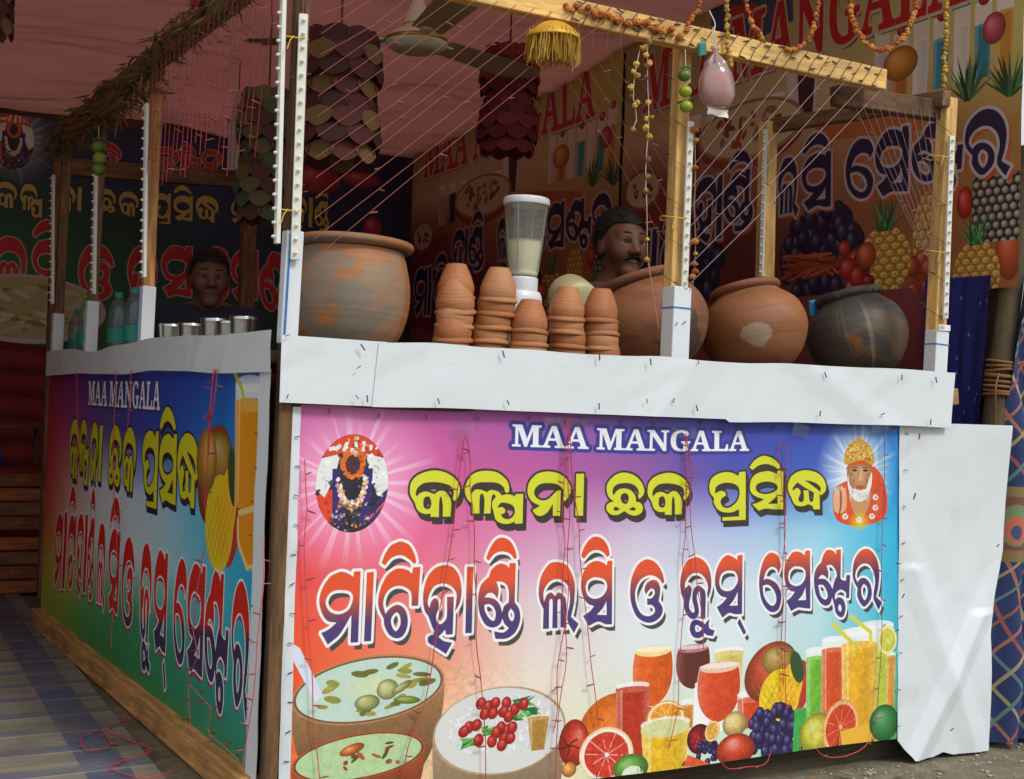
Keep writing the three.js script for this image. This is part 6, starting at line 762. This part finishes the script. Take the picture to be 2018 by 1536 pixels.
// ================= people =================
function isoMesh(res, lo, hi, dist) {                                 // mesh of the zero level of a distance field in a box
  const mc = new MarchingCubes(res, new THREE.MeshBasicMaterial(), false, false, 200000); mc.isolation = 0; const h = res / 2, f = mc.field, S = hi.clone().sub(lo).multiplyScalar(0.5), C = hi.clone().add(lo).multiplyScalar(0.5);
  for (let k = 0; k < res; k++) for (let j = 0; j < res; j++) for (let i = 0; i < res; i++) f[i + j * res + k * res * res] = -dist(C.x + S.x * (i - h) / h, C.y + S.y * (j - h) / h, C.z + S.z * (k - h) / h);
  mc.update(); const n = mc.count, p = new Float32Array(n * 3); for (let i = 0; i < n; i++) { p[i * 3] = C.x + S.x * mc.positionArray[i * 3]; p[i * 3 + 1] = C.y + S.y * mc.positionArray[i * 3 + 1]; p[i * 3 + 2] = C.z + S.z * mc.positionArray[i * 3 + 2]; }
  let g = new THREE.BufferGeometry(); g.setAttribute('position', new THREE.BufferAttribute(p, 3)); g = mergeVertices(g, 1e-4); g.computeVertexNormals(); return g;
}
const cap = (x, y, z, a, b) => { const [ax, ay, az, ra] = a, [bx, by, bz, rb] = b, dx = bx - ax, dy = by - ay, dz = bz - az, t = clamp(((x - ax) * dx + (y - ay) * dy + (z - az) * dz) / (dx * dx + dy * dy + dz * dz + 1e-9), 0, 1); return Math.hypot(x - ax - t * dx, y - ay - t * dy, z - az - t * dz) - mix(ra, rb, t); };
const ell = (x, y, z, c, r) => { const k = Math.hypot((x - c[0]) / r[0], (y - c[1]) / r[1], (z - c[2]) / r[2]); return (k - 1) * Math.min(...r); };
const smin = (a, b, k) => { const h = Math.max(k - Math.abs(a - b), 0) / k; return Math.min(a, b) - h * h * k * 0.25; };
function strands(g) {                                                // short hairs lying back over the scalp
  const p = g.attributes.position, n = g.attributes.normal, out = [g]; for (let i = 0; i < 1500; i++) { const k = rnd() * p.count | 0, a = V(p.getX(k), p.getY(k), p.getZ(k)), N = V(n.getX(k), n.getY(k), n.getZ(k)), o = a.clone().sub(V(0, 0.03, -0.01)).normalize(), d = V(rr(-0.5, 0.5) + o.x * 0.7, -0.55 + rr(-0.3, 0.3), -0.5 + rr(-0.4, 0.4)).addScaledVector(o, 0.5).normalize(); if (a.z > 0.05) d.z = Math.abs(d.z) * 0.4; out.push(rod(a.clone().addScaledVector(o, -0.004), a.clone().addScaledVector(o, 0.003).addScaledVector(d, rr(0.008, 0.017)), 0.0011, 0.0003, 3)); }
  return merge(out);
}
function headField(x, y, z) {
  const s = Math.abs(x); let d = ell(x, y, z, [0, 0.03, -0.012], [0.076, 0.094, 0.096]); d = smin(d, cap(x, y, z, [0, -0.015, 0.03, 0.058], [0, -0.085, 0.046, 0.034]), 0.05); d = smin(d, ell(s, y, z, [0.036, -0.028, 0.052], [0.03, 0.03, 0.03]), 0.03);
  d = smin(d, cap(s, y, z, [0, 0.026, 0.082, 0.011], [0.038, 0.027, 0.07, 0.012]), 0.022); d = Math.max(d, -ell(s, y, z, [0.032, 0.004, 0.096], [0.019, 0.012, 0.016])); d = smin(d, cap(x, y, z, [0, 0.012, 0.086, 0.009], [0, -0.028, 0.106, 0.014]), 0.016); d = smin(d, ell(s, y, z, [0.013, -0.032, 0.095], [0.011, 0.009, 0.012]), 0.01);
  d = smin(d, cap(s, y, z, [0, -0.06, 0.084, 0.0075], [0.02, -0.0625, 0.073, 0.005]), 0.008); d = smin(d, cap(s, y, z, [0, -0.073, 0.081, 0.009], [0.016, -0.071, 0.072, 0.005]), 0.008); d = smin(d, ell(x, y, z, [0, -0.102, 0.058], [0.025, 0.02, 0.024]), 0.025); d = smin(d, ell(s, y, z, [0.079, -0.008, -0.012], [0.01, 0.032, 0.02]), 0.012);
  return smin(d, cap(x, y, z, [0, -0.06, -0.022, 0.052], [0, -0.19, -0.035, 0.056]), 0.03);
}
const arm = (s, x, y, z) => Math.min(smin(cap(x, y, z, [0.178 * s, -0.235, -0.03, 0.052], [0.235 * s, -0.5, -0.03, 0.041], 0), cap(x, y, z, [0.235 * s, -0.5, -0.03, 0.041], [0.19 * s, -0.665, 0.13, 0.027]), 0.03), 9);
const hand = (s, x, y, z) => { let d = ell(x, y, z, [0.178 * s, -0.7, 0.185], [0.036, 0.02, 0.048]); for (let i = 0; i < 4; i++) { const fx = (0.178 - 0.03 + i * 0.02) * s, L = [0.062, 0.075, 0.07, 0.052][i]; d = smin(d, Math.min(cap(x, y, z, [fx, -0.7, 0.22, 0.009], [fx, -0.708, 0.22 + L * 0.55, 0.0085]), cap(x, y, z, [fx, -0.708, 0.22 + L * 0.55, 0.0085], [fx, -0.735, 0.22 + L, 0.0075])), 0.008); } return smin(d, cap(x, y, z, [0.15 * s, -0.7, 0.17, 0.011], [0.118 * s, -0.705, 0.215, 0.009]), 0.01); };
const torso = (x, y, z) => { let d = cap(Math.abs(x), y, z, [0.02, -0.21, -0.035, 0.062], [0.165, -0.24, -0.035, 0.056]); d = smin(d, ell(x, y, z, [0, -0.38, -0.03], [0.165, 0.21, 0.108]), 0.06); d = smin(d, ell(x, y, z, [0, -0.6, -0.02], [0.142, 0.2, 0.105]), 0.06); return smin(d, ell(x, y, z, [0, -0.77, -0.02], [0.152, 0.13, 0.112]), 0.05); };
const legs = (x, y, z) => { const s = Math.abs(x); let d = cap(s, y, z, [0.082, -0.82, -0.015, 0.082], [0.088, -1.14, 0.0, 0.056]); d = smin(d, cap(s, y, z, [0.088, -1.14, 0.0, 0.056], [0.09, -1.49, -0.02, 0.037]), 0.03); return d; };
const foot = (x, y, z) => { const s = Math.abs(x); return smin(cap(s, y, z, [0.09, -1.505, -0.045, 0.032], [0.096, -1.52, 0.07, 0.03]), ell(s, y, z, [0.098, -1.525, 0.11], [0.042, 0.02, 0.04]), 0.03); };
function person(label, [x, y, z], scale, yaw, headYaw, { skin, shirt, hair, trousers, moustache, sink = 0 }) {
  const t = thing('person', label, 'person', [x, y + sink * scale, z]); t.scale.setScalar(scale); t.rotation.y = yaw; const c = Math.cos(headYaw), s = Math.sin(headYaw), turn = (g) => g.rotateY(headYaw).translate(0, -sink, sink * 0.4);
  const all = (X, Y, Z) => { let d = smin(torso(X, Y, Z), cap(X, Y, Z, [0, -0.1, -0.03, 0.05], [0, -0.21, -0.035, 0.058]), 0.03); for (const q of [-1, 1]) d = smin(d, smin(arm(q, X, Y, Z), hand(q, X, Y, Z), 0.012), 0.035); return smin(d, smin(legs(X, Y, Z), foot(X, Y, Z), 0.02), 0.04); };
  const body = isoMesh(112, V(-0.34, -1.56, -0.2), V(0.34, -0.1, 0.32), all), head = turn(isoMesh(84, V(-0.12, -0.2, -0.14), V(0.12, 0.14, 0.14), headField)); part('body', [body, head], skin, t);
  part('hair', turn(strands(isoMesh(70, V(-0.12, -0.12, -0.14), V(0.12, 0.16, 0.13), (X, Y, Z) => Math.max(ell(X, Y, Z, [0, 0.036, -0.016], [0.085, 0.104, 0.104]) + 0.004 * noise(X * 150, Y * 50, Z * 60) + 0.004 * noise(X * 26, Y * 22, Z * 22), mix(-0.06, 0.068, sm(clamp((Z + 0.05) / 0.1, 0, 1))) - Y + 0.006 * noise(X * 40, 3))))), hair, t);
  for (const q of [-1, 1]) { const e = part('eye', turn(ball(0.0112, [q * 0.032, 0.003, 0.0745], [1.1, 0.7, 1], 14)), std([150, 138, 128], 0.3), t); part('iris', turn(ball(0.0062, [q * 0.032, 0.004, 0.0838], [1, 1, 0.6], 10)), std([34, 22, 16], 0.2), e); part('eyelid', turn(tube([[q * 0.016, 0.006, 0.087], [q * 0.032, 0.0135, 0.0885], [q * 0.049, 0.004, 0.08]], 0.0028, 12, 6)), skin, e); part('eyebrow', turn(tube([[q * 0.012, 0.03, 0.0935], [q * 0.032, 0.036, 0.0885], [q * 0.052, 0.029, 0.074]], 0.0042, 14, 6)), hair, t); }
  part('lips', turn(tube([[-0.022, -0.066, 0.0765], [0, -0.0665, 0.0905], [0.022, -0.066, 0.0765]], 0.0042, 14, 6)), std([120, 66, 58], 0.5), t);
  if (moustache) part('moustache', turn(tube([[-0.03, -0.06, 0.078], [-0.014, -0.05, 0.093], [0, -0.048, 0.0985], [0.014, -0.05, 0.093], [0.03, -0.06, 0.078]], 0.0065, 20, 6)), hair, t);
  part('shirt', isoMesh(90, V(-0.34, -0.95, -0.2), V(0.34, -0.12, 0.2), (X, Y, Z) => { let d = torso(X, Y, Z); for (const q of [-1, 1]) d = smin(d, cap(X, Y, Z, [0.178 * q, -0.235, -0.03, 0.054], [0.222 * q, -0.44, -0.03, 0.05]), 0.04); d = smin(d, cap(X, Y, Z, [0, -0.17, -0.035, 0.056], [0, -0.22, -0.035, 0.064]), 0.03); return Math.max(d - 0.013 - 0.004 * noise(X * 22, Y * 22, Z * 22), Y + 0.165 + (Z > 0.02 ? (Z - 0.02) * 0.9 : 0), -0.9 - Y); }), shirt, t);
  part('trousers', isoMesh(90, V(-0.26, -1.5, -0.2), V(0.26, -0.7, 0.2), (X, Y, Z) => Math.max(smin(legs(X, Y, Z), ell(X, Y, Z, [0, -0.78, -0.02], [0.15, 0.14, 0.11]), 0.03) - 0.012 - 0.004 * noise(X * 20, Y * 14, Z * 20), -1.46 - Y, Y + 0.74)), trousers, t);
  return t;
}
const skinTex = grain(256, 256, (x, y) => { const a = wrapNoise(x, y, 256, 256, 8, 3) * 8, b = (hash(x, y, 2) - 0.5) * 8; return [150 + a + b, 100 + a + b, 72 + a + b]; }, 3, 3);
const hairMat = std([17, 15, 14], 0.75), skinA = phys([116, 74, 54], 0.55, { sheen: 0.2 }), skinB = phys([112, 74, 56], 0.55, { sheen: 0.2 });
person('man with dark hair and moustache looking out from behind the brown pot', [1.606,1.624,-1], 0.99, 0.0, -0.06, { skin: skinA, shirt: cloth([60, 50, 52]), hair: hairMat, trousers: cloth([50, 50, 60]), moustache: true, sink: 0.02 });
person('man in a black shirt standing behind the side counter\'s steel tumblers', [0.46,1.487,-2.1], 0.88, -0.3, 0.1, { skin: skinB, shirt: cloth([40, 42, 54]), hair: hairMat, trousers: cloth([60, 60, 66]), moustache: false, sink: 0.055 });

shadows(scene);
renderer.render(scene, camera);
